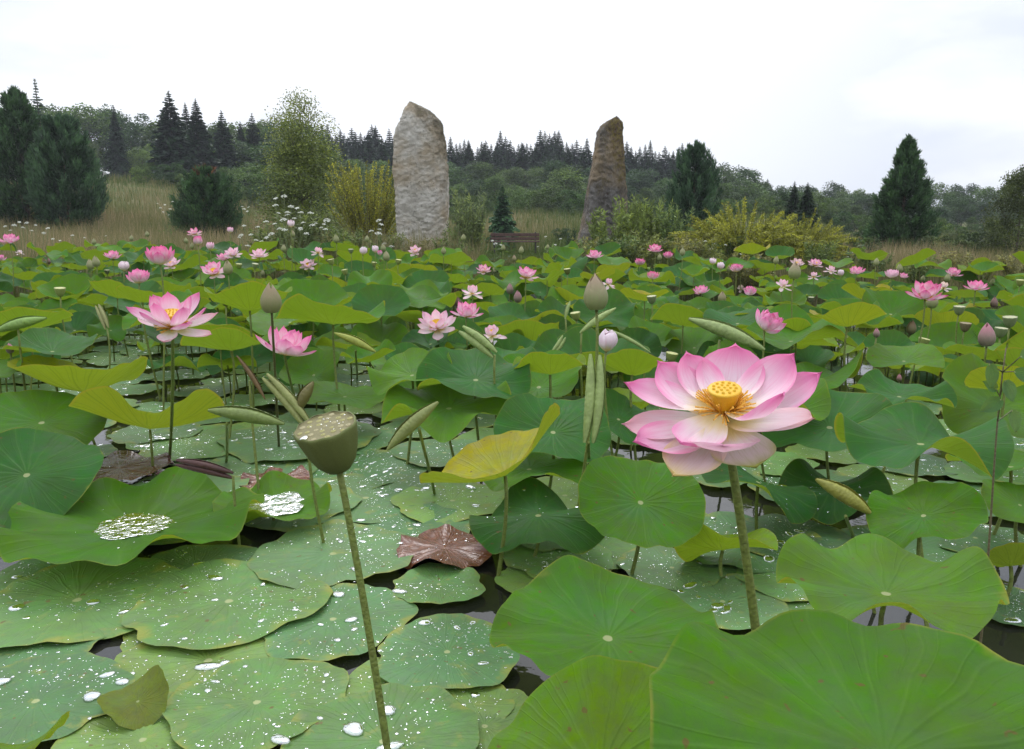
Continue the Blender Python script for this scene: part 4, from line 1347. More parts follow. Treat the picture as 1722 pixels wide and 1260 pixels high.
P_BR, P_BRT = (.115, .135, .030), (.17, .15, .060)
P_GR, P_GRT = (.23, .27, .07), (.40, .40, .16)
P_GY, P_GYT = (.17, .21, .09), (.36, .36, .20)
pod(556, 746, 106, 'ripe brown-green seed pod full of seeds on a long stalk close to the viewer', P_BR, P_BRT, (-.24, -.20), 1, True, .080, (640, 1258, 1.09), .95)
PODS = [
    (101, 490, 18, 'small green seed pod above cupped blue-green leaves', P_GR, P_GRT),
    (381, 506, 19, 'olive seed pod against the yellow-green brimmed leaf', P_BR, P_GRT),
    (1096, 503, 16, 'green pod below the rosy cup bloom', P_GY, P_GYT),
    (968, 531, 17, 'green pod with dried stamens by the fat green bud', P_GR, P_GRT),
    (1553, 575, 18, 'green pod with brown collar beside the slender bud', P_GR, P_GRT),
    (1623, 549, 18, 'brown seed pod with reddish neck beyond the mauve bud', (.16, .13, .06), (.25, .2, .1)),
    (1613, 521, 18, 'shallow green pod before the ruffled yellow-green leaves', P_GY, P_GYT),
    (1698, 540, 22, 'grey-green pod with pale top, higher of two by the edge', P_GY, P_GYT),
    (1683, 558, 20, 'grey-green pod with pale top, lower of two by the edge', P_GY, P_GYT),
    (1129, 600, 20, 'yellow-green pod with shrivelled stamens behind the big bloom', P_GR, P_GRT),
    (1364, 503, 10, 'tiny pod among dark leaves behind the golden arched leaf', P_GY, P_GYT),
    (1716, 475, 13, 'pale green pod at the picture edge above the grey-green leaves', P_GR, P_GRT),
    (580, 457, 11, 'flat green pod below the small pale bloom', P_GR, P_GRT),
    (670, 440, 10, 'small yellow-green pod left of the pale stone foot', P_GR, P_GRT),
    (557, 440, 12, 'yellow-green pod beside the small pale bloom', P_GR, P_GRT),
    (590, 422, 9, 'tiny pod in front of the golden bush', P_GY, P_GYT),
    (629, 444, 9, 'tiny pale pod below the magenta bud', P_GR, P_GRT),
    (954, 456, 12, 'small dark-bellied pod right of the wide pink bloom', P_BR, P_GRT),
    (402, 447, 10, 'small pod between a green bud and a pale bloom', P_GR, P_GRT),
    (429, 447, 11, 'small pod below the pale bloom by the umbels', P_GY, P_GYT),
    (180, 457, 9, 'tiny pod under the two touching buds', P_GY, P_GYT),
]
for i, (px, py, wp, label, b_, t_) in enumerate(PODS):
    pod(px, py, wp, label, b_, t_, (-.10, rnd.uniform(-.2, .2)), i, real=.07)

# ------------------------------------------------------------------ young leaves still rolled up
def scroll_geo(p0, p1, r, seed, turns=1.6, bulge=.80, wr=.10):
    g = np.random.default_rng(seed)
    n, m = 110, 44
    t = np.linspace(0, 1, n)
    ax = np.asarray(p1) - np.asarray(p0)
    L = np.linalg.norm(ax)
    ax = ax / L
    side = np.cross(ax, [0, 1.0, 0.15])
    side /= np.linalg.norm(side)
    oth = np.cross(ax, side)
    th = np.linspace(0, 2 * np.pi * turns, m)
    T, TH = np.meshgrid(t, th, indexing='ij')
    prof = np.clip(np.sin(np.pi * np.clip(T * .93 + .035, 0, 1)) ** bulge, .06, 1)
    spir = .62 + .42 * TH / TH.max()
    q = np.stack([T * L * 26, np.cos(TH) * 1.6, np.sin(TH) * 1.6], -1)
    rad = r * prof * spir * (1 + wr * (.30 * vnoise(q, .6, seed) + .40 * vnoise(q * [6, 1.2, 1.2], 1.2, seed + 3)) + .018 * np.sin(T * 92 + 5 * vnoise(q, .8, seed) + 2 * TH))
    bend = .03 * L * np.sin(np.pi * T)
    A = TH + 2.4
    P = np.asarray(p0) + ax * (T * L)[..., None] + side * (rad * np.cos(A) + bend)[..., None] + oth * (rad * np.sin(A))[..., None]
    return P.reshape(-1, 3), grid_faces(n, m)


def rolled(p0, p1, thick, depth, label, color, pairs=1, seed=0, stalk_at=None, dd=0.0, gap=1.9, p0b=None, foot=None):
    a, b = at(*p0, depth), at(*p1, depth + dd)
    r = thick * depth / F / 2 * .80
    s = at(*(stalk_at or p1), depth + dd * .7)
    root = thing('rolled_leaf', label, 'lotus leaf', (s.x, s.y, 0), 'young lotus leaves still rolled up')
    o_ = Vector((s.x, s.y, 0))
    KEEP.append(((p0[0] + p1[0]) / 2, min(p0[1], p1[1]), max(p0[1], p1[1]) - 8, abs(p0[0] - p1[0]) / 2 + 6, depth))
    if pairs == 1:
        v, f = scroll_geo(a - o_, b - o_, r, seed)
        q = mesh_obj('leaf_scroll', v, f, M_ROLL, root)
        q.color = (*color, 1)
    else:
        ax = (b - a).normalized()
        side = ax.cross(Vector((0, 1, .2))).normalized()
        for sg in (-1, 1):
            top = a + side * r * gap * sg * (1.35 if p0b is None else p0b)
            v, f = scroll_geo(top - o_, b + side * r * .75 * sg - o_, r, seed + (sg > 0), bulge=.6)
            q = mesh_obj('leaf_scroll', v, f, M_ROLL, root)
            q.color = (*color, 1)
    st = s - o_
    if st.z > .05:
        if foot:
            fp = on_water(*foot, -.1) - o_
            stem(root, st, 0, seed, 1.0, (fp, fp * .6 + st * .4 + Vector((.01, 0, 0)), fp * .3 + st * .7))
        else:
            stem(root, st, -.25, seed, 1.0)
    return root


RG, RGD, RY, RB = (.30, .38, .13), (.155, .205, .05), (.28, .31, .05), (.14, .085, .03)
rolled((1001, 596), (990, 745), 24, 2.35, 'twin rolled pale green leaf pointing down below the white opening bud', RG, 2, 3, None, 0, .62, foot=(989, 800))
rolled((775, 553), (832, 597), 19, 3.3, 'twin rolled green leaf slanting beside the drooping pale bloom', RG, 2, 5, None, 0, .55)
rolled((445, 632), (519, 718), 19, 2.5, 'twin rolled leaf slanting down toward the ripe seed pod', (.28, .30, .10), 2, 7, None, 0, .55)
rolled((350, 690), (478, 713), 34, 2.25, 'grey-green rolled leaf lying level behind the yellow two-lobed leaf', RGD, 1, 9, (382, 712), 0, foot=(379, 785))
rolled((1158, 536), (1286, 588), 33, 3.2, 'long pale green scroll leaf slanting behind the big pink bloom', (.27, .34, .12), 1, 11, (1210, 572))
rolled((562, 560), (632, 592), 19, 3.5, 'yellow-edged rolled leaf under the wide green funnel leaf', RY, 1, 13, (598, 590), 0, foot=(600, 642))
rolled((651, 757), (737, 676), 31, 2.2, 'green rolled leaf standing at a slant beside the ripe pod', (.21, .24, .07), 1, 15, (705, 722), 0, foot=(733, 848))
rolled((949, 566), (930, 594), 9, 4.2, 'small twin rolled leaf beside the cupped yellow-green leaf', RG, 2, 17, None, 0, .6)
rolled((975, 560), (1036, 518), 17, 3.9, 'pale green rolled leaf slanting up behind the fat green bud stalk', RG, 1, 19, (978, 558))
rolled((163, 513), (180, 553), 10, 4.4, 'thin twin rolled leaf over the glittering water', (.30, .30, .12), 2, 21, None, 0, .6)
rolled((-10, 558), (78, 535), 25, 3.6, 'green scroll leaf at the edge over wet floating leaves', (.20, .32, .07), 1, 23, (30, 552))
rolled((1020, 553), (1094, 593), 10, 4.1, 'thin pale scroll leaf behind the white opening bud', RG, 1, 25, (1085, 590))
rolled((500, 692), (527, 642), 27, 2.5, 'brown-olive curled leaf beyond the twin rolled leaf', (.13, .115, .03), 1, 27, (510, 690), 0, foot=(520, 715))
rolled((398, 598), (446, 672), 12, 2.9, 'thin withered brown rolled leaf beside the open pink bloom', RB, 1, 29, (420, 640))
rolled((1372, 806), (1466, 865), 36, 2.15, 'yellow-green half rolled leaf before the torn green leaf', (.27, .27, .05), 1, 31, (1422, 868), 0, foot=(1436, 915))
rolled((950, 537), (959, 506), 9, 4.6, 'slim scroll leaf near a pod left of the fat green bud', RG, 1, 33, (951, 536))
q = rolled((296, 778), (392, 800), 17, 2.62, 'rolled brown dead leaf lying in the water below the rolled grey leaf', (.075, .032, .026), 2, 35, (392, 800), 0, .5)
rolled((1455, 850), (1466, 905), 8, 2.15, 'withered brown leaf stalk beside the half rolled leaf', RB, 1, 36, (1466, 905))

# ---- raised leaves filling the rest of the pond ---------------------------------------
VAR = []
for k in range(16):
    g = np.random.default_rng(700 + k)
    cup = [.20, .35, .55, .75, .45, .60, .30, .85][k % 8]
    wv = [(int(g.integers(2, 5)), float(g.uniform(.10, .26)), float(g.uniform(0, 6))), (int(g.integers(4, 7)), float(g.uniform(.05, .12)), float(g.uniform(0, 6)))]
    V, f, uv = leaf_shape(1.0, cup, wv, 40 + k, rings=13, segs=72, rim=.03)
    VAR.append((mesh_obj('leaf_blade', V, f, M_LEAF, None, uv, mesh_only=True), cup))
HAND_XY = [(o.location.x, o.location.y) for o in THINGS]


def poisson(y0, y1, dist, inside, seed, tries=9000):
    g = np.random.default_rng(seed)
    pts = []
    for _ in range(tries):
        y = math.sqrt(g.uniform(y0 * y0, y1 * y1))
        x = g.uniform(-0.68, 0.68) * y
        if not inside(x, y):
            continue
        r = dist(x, y)
        if all((a - x) ** 2 + (b - y) ** 2 > r * r for a, b in pts):
            pts.append((x, y))
    return pts


def raised_zone(x, y):
    px = 861 + 1363 * x / y
    if y > shore(px) - 0.25:
        return False
    if px < 760:
        near = 4.6 if px < 330 else 4.2
        if 40 < px < 240 and y < 6.0:
            return False
    elif px < 1250:
        near = 3.6
    else:
        near = 3.0
    return y > near


pts = poisson(2.9, 15.5, lambda x, y: 0.37 + 0.014 * y, raised_zone, 21, 20000)
pts.sort(key=lambda p: p[1])
g = np.random.default_rng(77)
HAND = [(o.location.x, o.location.y) for o in THINGS if o.name.startswith('lotus_leaf')]
for i, (x, y) in enumerate(pts):
    px = 861 + 1363 * x / y
    rr = g.uniform(0, 1, 12)
    if any((a - x) ** 2 + (b - y) ** 2 < 0.26 ** 2 for a, b in HAND):
        continue
    far = min(max((y - 3) / 9, 0), 1)
    hmax = np.interp(px, [0, 900, 1400, 1722], [.66, .60, .56, .50])
    h = (0.36 + 0.10 * far + 0.20 * rr[0]) * hmax / .60 * (0.80 if rr[11] < .4 else 1.0)
    R = 0.205 + 0.10 * rr[1]
    k = int(rr[2] * 16)
    me, cup = VAR[k]
    col = [G_BLUE, G_MID, G_MID, G_LITE, YG, YG if rr[8] < .5 else G_LITE, G_BLUE, YEL if rr[8] < .4 else G_LITE, G_MID, G_DARK][int(rr[3] * 10)]
    if far < .2 and col == YEL:
        col = YG
    near_up = -0.45 + 0.80 * rr[4]
    if col in (YG, YEL):
        near_up = .02 + .42 * rr[4]
        k = [3, 2, 5, 7, 4, 11, 10, 13, 15][int(rr[2] * 9)]
        me, cup = VAR[k]
    elif col == G_BLUE:
        near_up = -0.70 + .55 * rr[4]
    right_up = (rr[5] - .5) * .7
    shape = 'cupped' if cup > .57 else ('bowl' if cup > .40 else 'wavy')
    rim_up = R * (math.hypot(near_up, right_up) * .75 + cup * .75 + .15)
    rim_dn = R * max(math.hypot(near_up, right_up) * .75 - cup * .4, 0)
    while h > .10:
        q0, q1 = to_px((x, y - .3 * R, h + rim_up)), to_px((x, y - R * .8, h - rim_dn))
        hwp = R * F / q0[2]
        if any(kd > q0[2] and abs(q0[0] - kx) < kw + hwp * .8 and q0[1] < k1 and q1[1] > k0 for kx, k0, k1, kw, kd in KEEP):
            h -= .04
            continue
        break
    else:
        continue
    root = thing('lotus_leaf', '', 'lotus leaf', (x, y, 0), LEAVES)
    b = link('leaf_blade', me, root)
    b.matrix_local = Matrix.Translation((0, 0, h)) @ tilt_matrix(near_up, right_up, rr[6] * 6.28) @ Matrix.Scale(R, 4)
    j = .88 + .24 * rr[7]
    b.color = (col[0] * j, col[1] * j, col[2] * j, 1)
    stem(root, (0, 0, h), -0.25, i, 1.0)
    IDS[root.name] = i
    pp = to_px((x, y, h))
    tiltw = 'raised ' if near_up > .3 else ('facing ' if near_up < -.1 else '')
    AUTO.append((root, f'{C_NAME[col]} {shape} {tiltw}leaf', pp[0], pp[1], LANDMARKS))

# ---- the lower leaves between them, past counting
g = np.random.default_rng(91)
lowv, lowf, lowuv, lowc, off_ = [], [], [], [], 0
MV = [leaf_shape(1.0, [.3, .5, .7, .4, .6, .2][k], [(2 + k % 3, .18, k * 1.3), (5, .08, k)], 60 + k, rings=7, segs=36, rim=.03) for k in range(6)]
for x, y in poisson(4.2, 15.4, lambda x, y: .23 + .009 * y, lambda x, y: raised_zone(x, y) and y > 4.4, 61, 16000):
    R = g.uniform(.15, .22)
    pxx = 861 + 1363 * x / y
    h = g.uniform(.20, .36) * np.interp(y, [4, 12], [.75, 1.25]) * np.interp(pxx, [0, 900, 1722], [1.12, 1.0, .9])
    cidx = int(g.integers(0, 8))
    col = [G_BLUE, G_MID, G_DARK, G_BLUE, G_LITE, G_LITE, G_MID, YG][cidx]
    nu = g.uniform(-.7, .1) if cidx not in (4, 7) else g.uniform(.0, .4)
    q0, q1 = to_px((x, y - .3 * R, h + R * .6)), to_px((x, y - R, h - R * .2))
    hwp = R * F / q0[2]
    hit = lambda: any(kd > q0[2] and abs(q0[0] - kx) < kw + hwp * .8 and q0[1] < k1 and q1[1] > k0 for kx, k0, k1, kw, kd in KEEP)
    if hit():
        h = h * .5
        q0, q1 = to_px((x, y - .3 * R, h + R * .6)), to_px((x, y - R, h - R * .2))
        if hit():
            continue
    V, f, uv = MV[int(g.integers(0, 6))]
    M4 = np.array(Matrix.Translation((x, y, h)) @ tilt_matrix(nu, g.uniform(-.35, .35), g.uniform(0, 6.28)) @ Matrix.Scale(R, 4))
    lowv.append(V @ M4[:3, :3].T + M4[:3, 3])
    lowf += [q_ + off_ for q_ in f]
    off_ += len(V)
    sv, sf = tube(np.array([[x, y, -.1], [x + .01, y, h * .5], [x, y, h]]), .005, 5, False)
    lowv.append(sv)
    lowf.append(sf[0] + off_)
    off_ += len(sv)
    lowuv += [uv, np.full((len(sv), 2), .8)]
    j = g.uniform(.85, 1.15)
    lowc.append(np.tile([col[0] * j, col[1] * j, col[2] * j, g.uniform()], (len(V), 1)))
    lowc.append(np.tile([.10, .13, .03, .5], (len(sv), 1)))
mo = mesh_obj('low_lotus_leaves', np.vstack(lowv), lowf, M_MASS, None, np.vstack(lowuv))
ca = mo.data.attributes.new('leaf_colour', 'FLOAT_COLOR', 'POINT')
ca.data.foreach_set('color', np.vstack(lowc).astype(np.float32).ravel())
mo['kind'] = 'stuff'
mo['label'] = 'mass of lower lotus leaves crowding under the raised ones'
mo['category'] = 'lotus leaves'
g = np.random.default_rng(78)

# ---- floating leaves filling the water ------------------------------------------------
fl_hand = [(o.location.x, o.location.y) for o in THINGS if o.name.startswith(('floating', 'dead'))]


def float_zone(x, y):
    px = 861 + 1363 * x / y
    if y > shore(px) - .5:
        return False
    return y < (9.0 if px < 760 else 4.6)


fpts = poisson(2.35, 9.0, lambda x, y: 0.27 + .012 * y, float_zone, 33, 6000)
FVAR = []
for k in range(8):
    V, f, uv = leaf_shape(1.0, .015, [(3, .03, k), (5, .035, k * 2.)], 340 + k, rings=10, segs=64, rim=.014, irr=.055, notch=.10, flat=True)
    lm = mesh_obj('leaf_blade', V, f, M_FLOAT, None, uv, mesh_only=True)
    v, ff = make_drops(V * .23, .23, 440 + k, 8, 44, 200)
    dm = mesh_obj('water_drops', v / .23, ff, M_DROP, mesh_only=True)
    FVAR.append((lm, dm))
for i, (x, y) in enumerate(fpts):
    rr = g.uniform(0, 1, 8)
    R = .17 + .09 * rr[0]
    if any((a - x) ** 2 + (b - y) ** 2 < .20 ** 2 for a, b in fl_hand):
        continue
    col = [G_PALE, G_BLUE, G_LITE, G_MID, YG, G_PALE, G_LITE][int(rr[1] * 7)]
    root = thing('floating_leaf', '', 'lotus leaf', (x, y, .003 + .0022 * (i * 5 % 8)), FLOATERS)
    lm, dm = FVAR[i % 8]
    b = link('leaf_blade', lm, root)
    b.matrix_local = Matrix.Rotation(rr[2] * 6.28, 4, 'Z') @ Matrix.Scale(R, 4)
    b.color = (*pad_tone(col, .85 + .35 * rr[3]), 1)
    if y < 7.5:
        d = link('water_drops', dm, b)
        d['kind'] = 'stuff'
    IDS[root.name] = 1000 + i
    pp = to_px((x, y, 0))
    AUTO.append((root, f'{C_NAME[col]} floating leaf', pp[0], pp[1], LANDMARKS))

# ------------------------------------------------------------------ beyond the pond
def far(px, y, z=None):
    x = (px - 861) / 1363 * y
    return Vector((x, y, TZ(x, y) if z is None else z))


def top_z(py, y):
    return H + (377 - py) / 1378 * y


# ---- standing stones
def stone(label, px0, y, outline, depth, mat, seed, lean=0.0, ridge=.35):
    """outline: (top px-y, left px, right px) from top to foot; the section is a rough wedge of real thickness"""
    g = np.random.default_rng(seed)
    base = far(px0, y)
    s = y / 1363
    rows = []
    ty = np.array([o[0] for o in outline], float)
    lx = np.array([o[1] for o in outline], float)
    rx = np.array([o[2] for o in outline], float)
    nz, na = 190, 150
    yy = np.linspace(ty[0], ty[-1], nz)
    L = np.interp(yy, ty, lx)
    Rr = np.interp(yy, ty, rx)
    z = (377 - yy) / 1378 * y + H - base.z
    a = np.linspace(0, 2 * np.pi, na, endpoint=False)
    cx = ((L + Rr) / 2 - px0) * s
    hw = (Rr - L) / 2 * s
    ca, sa = np.cos(a), np.sin(a)
    # squarish section with a flat face to the pond and an edge set off to one side
    sq = (np.abs(ca) ** 5.5 + np.abs(sa) ** 5.5) ** (-1 / 5.5)
    taper = np.interp(yy, ty, np.interp(np.arange(len(ty)), [0, 3, 6, 20], [.55, .85, .97, 1]))
    X = cx[:, None] + hw[:, None] * (ca * sq)[None]
    Y = depth / 2 * taper[:, None] * (sa * sq)[None] + ridge * (X - cx[:, None]) * .9
    Z = np.repeat(z[:, None], na, 1)
    P = np.stack([X, Y, Z], -1)
    q = P.reshape(-1, 3)
    nrm = np.stack([(ca * sq)[None].repeat(nz, 0), (sa * sq)[None].repeat(nz, 0), 0 * Z], -1).reshape(-1, 3)
    qs = q * np.array([1, 1, 1.1])
    st_ = vnoise(q * np.array([1, 1, .6]), 2.0, seed + 11) * 2.6
    dsp = .035 * vnoise(q, 1.1, seed) + .030 * (np.floor(st_) + np.clip((st_ - np.floor(st_)) * 5, 0, 1)) / 2.6 + .010 * np.abs(vnoise(q, 4.0, seed + 1)) + .016 * np.abs(vnoise(q, 8.0, seed + 2)) + .020 * vnoise(q, 19.0, seed + 3)
    # broken ledges
    led = vnoise(np.stack([q[:, 0] * .6, q[:, 1], q[:, 2] * .8 + q[:, 0] * .7], -1), 1.6, seed + 7)
    dsp = dsp - .05 * (led > .25) * np.clip(led, 0, 1)
    dsp = dsp - np.percentile(dsp, 88)
    q = q + nrm * dsp[:, None]
    q[:, 2] += .02 * vnoise(q, 3.0, seed + 9)
    # cap
    tc = q[:na].mean(0)
    tc[2] -= .03
    V = np.vstack([q, tc])
    k = np.arange(na)
    f4 = grid_faces(nz, na, True)[:, [0, 3, 2, 1]][:, ::-1]
    f3 = np.stack([np.full(na, len(V) - 1), k, (k + 1) % na], 1)
    hgt = (V[:, 2] - V[:, 2].min()) / (V[:, 2].max() - V[:, 2].min())
    sidek = (V[:, 0] - np.interp(V[:, 2], z[::-1], cx[::-1])) / max(hw)
    tint = np.clip(.75 * np.clip((hgt - .5) * 2, 0, 1) ** 1.2 + .55 * np.clip(sidek, -1, 1), 0, 1.4) if 'pale' in label else np.clip(.25 + .9 * np.clip((hgt - .3) * 1.4, 0, 1) * (.6 + .6 * sidek), 0, 1.4)
    me = mesh_obj('standing_stone', V, [f4, f3], mat, attr=tint, mesh_only=True)
    return thing('standing_stone', label, 'standing stone', base, 'standing stones', me)


M_ST1 = stone_material('pale_limestone', (.46, .425, .36), (.74, .70, .62), (.11, .10, .045), .50, .90, (.10, .085, .06))
M_ST2 = stone_material('dark_stone', (.085, .076, .068), (.215, .20, .185), (.17, .135, .022), .42, .85, (.075, .045, .035), True)
stone('tall pale weathered standing stone with a pointed top beside the golden bush', 712, 20.0,
      [(181, 692, 704), (186, 689, 715), (192, 685, 728), (200, 682, 738), (211, 679, 748), (222, 672, 749), (240, 667, 753), (290, 668, 753), (330, 671, 754), (380, 671, 755), (430, 668, 754), (470, 664, 756)], 1.0, M_ST1, 3)
stone('dark narrow standing stone streaked with yellow lichen, leaning a little', 1015, 18.5,
      [(202, 1027, 1034), (205, 1020, 1039), (209, 1014, 1043), (217, 1006, 1046), (226, 1000, 1047), (250, 997, 1049), (300, 989, 1052), (340, 984, 1054), (380, 978, 1056), (420, 966, 1057), (470, 955, 1060)], .95, M_ST2, 8)
# ---- bench
def box(cx, cy, cz, sx, sy, sz, bev=.006):
    v = []
    for z, k in ((-1, 1), (-1, 0), (1, 0), (1, 1)):
        b = bev if k else 0
        hz = sz / 2 if k else sz / 2 - bev
        for ix, iy in ((-1, -1), (1, -1), (1, 1), (-1, 1)):
            v.append((cx + ix * (sx / 2 - b), cy + iy * (sy / 2 - b), cz + z * hz))
    f = [[a + k, a + (k + 1) % 4, a + 4 + (k + 1) % 4, a + 4 + k] for a in (0, 4, 8) for k in range(4)] + [[3, 2, 1, 0], [12, 13, 14, 15]]
    return np.array(v), np.array(f)


M_WOOD = simple_mat('bench_wood', (.075, .042, .032), .7, .5, 18, .35)
M_IRON = simple_mat('bench_iron', (.03, .027, .025), .5, .2, 40, .2)
BY = 28.0
bb = far(866, BY)
bench = thing('bench', 'dark brown wooden bench on thin legs in the grass between the standing stones', 'bench', bb)
zt, zb = top_z(392, BY) - bb.z, top_z(402, BY) - bb.z
WB = 82 / 1363 * BY
v, f = join([box(0, 0, zt - .06, WB, .035, .115), box(0, .01, zt - .19, WB, .035, .10)])
mesh_obj('backrest', v, f, M_WOOD, bench, smooth=False)
v, f = join([box(0, -.10 - .13 * k, .44, WB, .11, .04) for k in range(4)])
mesh_obj('seat', v, f, M_WOOD, bench, smooth=False)
for sg in (-1, 1):
    v, f = join([box(sg * WB * .42, .035, .34, .045, .045, .84 if True else 0), box(sg * WB * .42, -.50, .21, .045, .045, .42), box(sg * WB * .42, -.24, .395, .045, .5, .045)])
    mesh_obj('leg', v, f, M_IRON, bench, smooth=False)

# ------------------------------------------------------------------ trees and bushes
def rhombs(c, d, s, L, W):
    """leaf-shaped quads: from c along d, width along s"""
    L = np.asarray(L)[:, None] if np.ndim(L) else L
    W = np.asarray(W)[:, None] if np.ndim(W) else W
    v = np.stack([c, c + d * L * .45 + s * W, c + d * L, c + d * L * .45 - s * W], 1).reshape(-1, 3)
    return v, np.arange(len(v)).reshape(-1, 4)


def unit(v):
    return v / (np.linalg.norm(v, axis=-1, keepdims=True) + 1e-9)


def rand_dir(g, n):
    return unit(g.normal(size=(n, 3)))


def trunk_geo(g, h=1.0, r=.018, lean=.02, branches=0, blen=.2, z0=.2):
    p = bez((0, 0, -.02), (g.uniform(-lean, lean), g.uniform(-lean, lean), h * .35), (g.uniform(-lean, lean), g.uniform(-lean, lean), h * .7), (g.uniform(-lean, lean) * .5, 0, h), 10)
    parts = [tube(p, np.linspace(r, r * .15, 10), 7)]
    for k in range(branches):
        u = z0 + (1 - z0) * (k + g.uniform(.1, .9)) / branches * .9
        i = min(int(u * 9), 8)
        a = g.uniform(0, 6.28)
        L = blen * (1.15 - u) * g.uniform(.7, 1.2)
        q0 = p[i]
        q3 = q0 + np.array([math.cos(a) * L, math.sin(a) * L, L * g.uniform(.5, 1.0)])
        parts.append(tube(bez(q0, q0 * .7 + q3 * .3 + [0, 0, -.01], q0 * .3 + q3 * .7, q3, 6), np.linspace(r * .4, r * .06, 6), 5))
    return join(parts)


def spruce(seed, width=.20, levels=30, ragged=.25, z0=.06):
    """whorls of drooping boughs round a straight leader"""
    g = np.random.default_rng(seed)
    C, D, S, L, W, T = [], [], [], [], [], []
    for k in range(levels):
        z = z0 + (.985 - z0) * (k / levels) ** .90
        nb = int(6 + 5 * (1 - z))
        bl = width * (1.0 - z) ** .92 + .004
        a0 = g.uniform(0, 6.28)
        for q in range(nb):
            a = a0 + q * 6.283 / nb + g.uniform(-.25, .25)
            b = bl * g.uniform(1 - ragged * 2, 1 + ragged)
            droop = -.40 + .95 * z + g.uniform(-.15, .12)
            d = unit(np.array([math.cos(a), math.sin(a), droop]))
            sd = unit(np.cross(d, [0, 0, 1]))
            tb = g.uniform(-.25, .25)
            m = 8
            for j in range(m):
                u = (j + .5) / m
                c = np.array([0, 0, z]) + d * b * u + np.array([0, 0, -.25 * b * u * u])
                for sg in (-1, 0, 1):
                    C.append(c)
                    dd = unit(d * .8 + sd * sg * .7 + np.array([0, 0, g.uniform(-.55, .0)]))
                    D.append(dd)
                    S.append(unit(np.cross(dd, unit(g.normal(size=3) + [0, 0, 1.0]))))
                    L.append(b * .36 * (1.15 - u * .6) + .006)
                    W.append(.0045 + .095 * b)
                    T.append(np.clip(g.uniform(.2, .6) + u * .3 + tb, 0, 1))
    for z in np.linspace(.90, .99, 14):
        for q in range(3):
            C.append(np.array([0, 0, z]))
            D.append(unit(np.array([g.normal(0, .5), g.normal(0, .5), 1.0])))
            S.append(unit(np.cross(D[-1], g.normal(size=3))))
            L.append(.022)
            W.append(.0028)
            T.append(.5)
    C, D, S = map(np.array, (C, D, S))
    v, f = rhombs(C, D, S, np.array(L), np.array(W))
    return v, f, np.repeat(T, 4)


def tufted_cone(seed, n, prof, L, W, lobes=26, up=.55, out=.8, deep=.45):
    """dense conifer built of plumes: each leaves the trunk, sweeps out and up and ends in a loose tip"""
    g = np.random.default_rng(seed)
    npl = lobes * 9
    per = n // npl
    C, D, T = [], [], []
    for k in range(npl):
        z0 = g.uniform(0, 1) ** 1.25 * .93
        a = g.uniform(0, 6.28)
        R = np.interp(z0 + .05, prof[0], prof[1]) * g.uniform(.62, 1.16)
        rise = R * g.uniform(.15, .75) + .02
        tip = np.array([math.cos(a) * R, math.sin(a) * R, z0 + rise])
        b0 = np.array([0, 0, z0])
        p = bez(b0, b0 + (tip - b0) * [.45, .45, .10], b0 + (tip - b0) * [.85, .85, .5], tip, 12)
        u = np.clip(1 - np.abs(g.normal(0, .36, per)), .12, 1)
        i = np.clip((u * 11).astype(int), 0, 10)
        c = p[i] + (p[i + 1] - p[i]) * (u * 11 - i)[:, None]
        fat = .20 * R * (1.15 - u) + .010
        c = c + g.normal(0, 1, (per, 3)) * fat[:, None] * .55
        tan = unit(p[i + 1] - p[i])
        C.append(c)
        D.append(unit(tan * 1.0 + g.normal(0, .38, (per, 3)) + np.array([0, 0, .18])))
        T.append(np.clip(.10 + .55 * u + g.normal(0, .12, per) + g.uniform(-.22, .22), 0, 1))
    # the leading shoot
    m = max(n // 60, 60)
    zz = g.uniform(.86, .985, m)
    C.append(np.stack([g.normal(0, .008, m), g.normal(0, .008, m), zz], -1))
    D.append(unit(g.normal(0, .4, (m, 3)) + np.array([0, 0, 1.0])))
    T.append(g.uniform(.3, .8, m))
    c, d, t = map(np.concatenate, (C, D, T))
    q = len(c)
    s = unit(np.cross(d, rand_dir(g, q)))
    v, f = rhombs(c, d, s, L * g.uniform(.6, 1.3, q), W * g.uniform(.7, 1.2, q))
    return v, f, np.repeat(t, 4)


def broadleaf(seed, n=5200, width=.36, leaf=.026, blobs=34, z0=.12, shape='round'):
    g = np.random.default_rng(seed)
    zc = g.uniform(z0, .93, blobs)
    if shape == 'round':
        R = width * np.sqrt(np.clip(1 - ((zc - .52) / .52) ** 2, .05, 1))
    else:
        R = width * np.clip(1.12 - zc, .05, 1) ** .75
    a = g.uniform(0, 6.28, blobs)
    rr = R * np.sqrt(g.uniform(.02, 1, blobs)) * .9
    bc = np.stack([rr * np.cos(a), rr * np.sin(a), zc], -1)
    br = g.uniform(.08, .17, blobs) * (1.1 - .35 * zc)
    k = g.integers(0, blobs, n)
    dirs = rand_dir(g, n)
    dirs[:, 2] = np.where(dirs[:, 2] < -.3, -dirs[:, 2], dirs[:, 2])
    c = bc[k] + dirs * (br[k] * g.uniform(.55, 1.12, n))[:, None] * np.array([1.0, 1.0, 1.15])
    d = unit(dirs * .5 + rand_dir(g, n) + np.array([0, 0, -.25]))
    s = unit(np.cross(d, rand_dir(g, n)))
    v, f = rhombs(c, d, s, leaf * g.uniform(.6, 1.3, n), leaf * .38 * g.uniform(.7, 1.2, n))
    t = g.uniform(0, 1, n) * .5 + .5 * g.uniform(0, 1, blobs)[k]
    return v, f, np.repeat(t, 4)


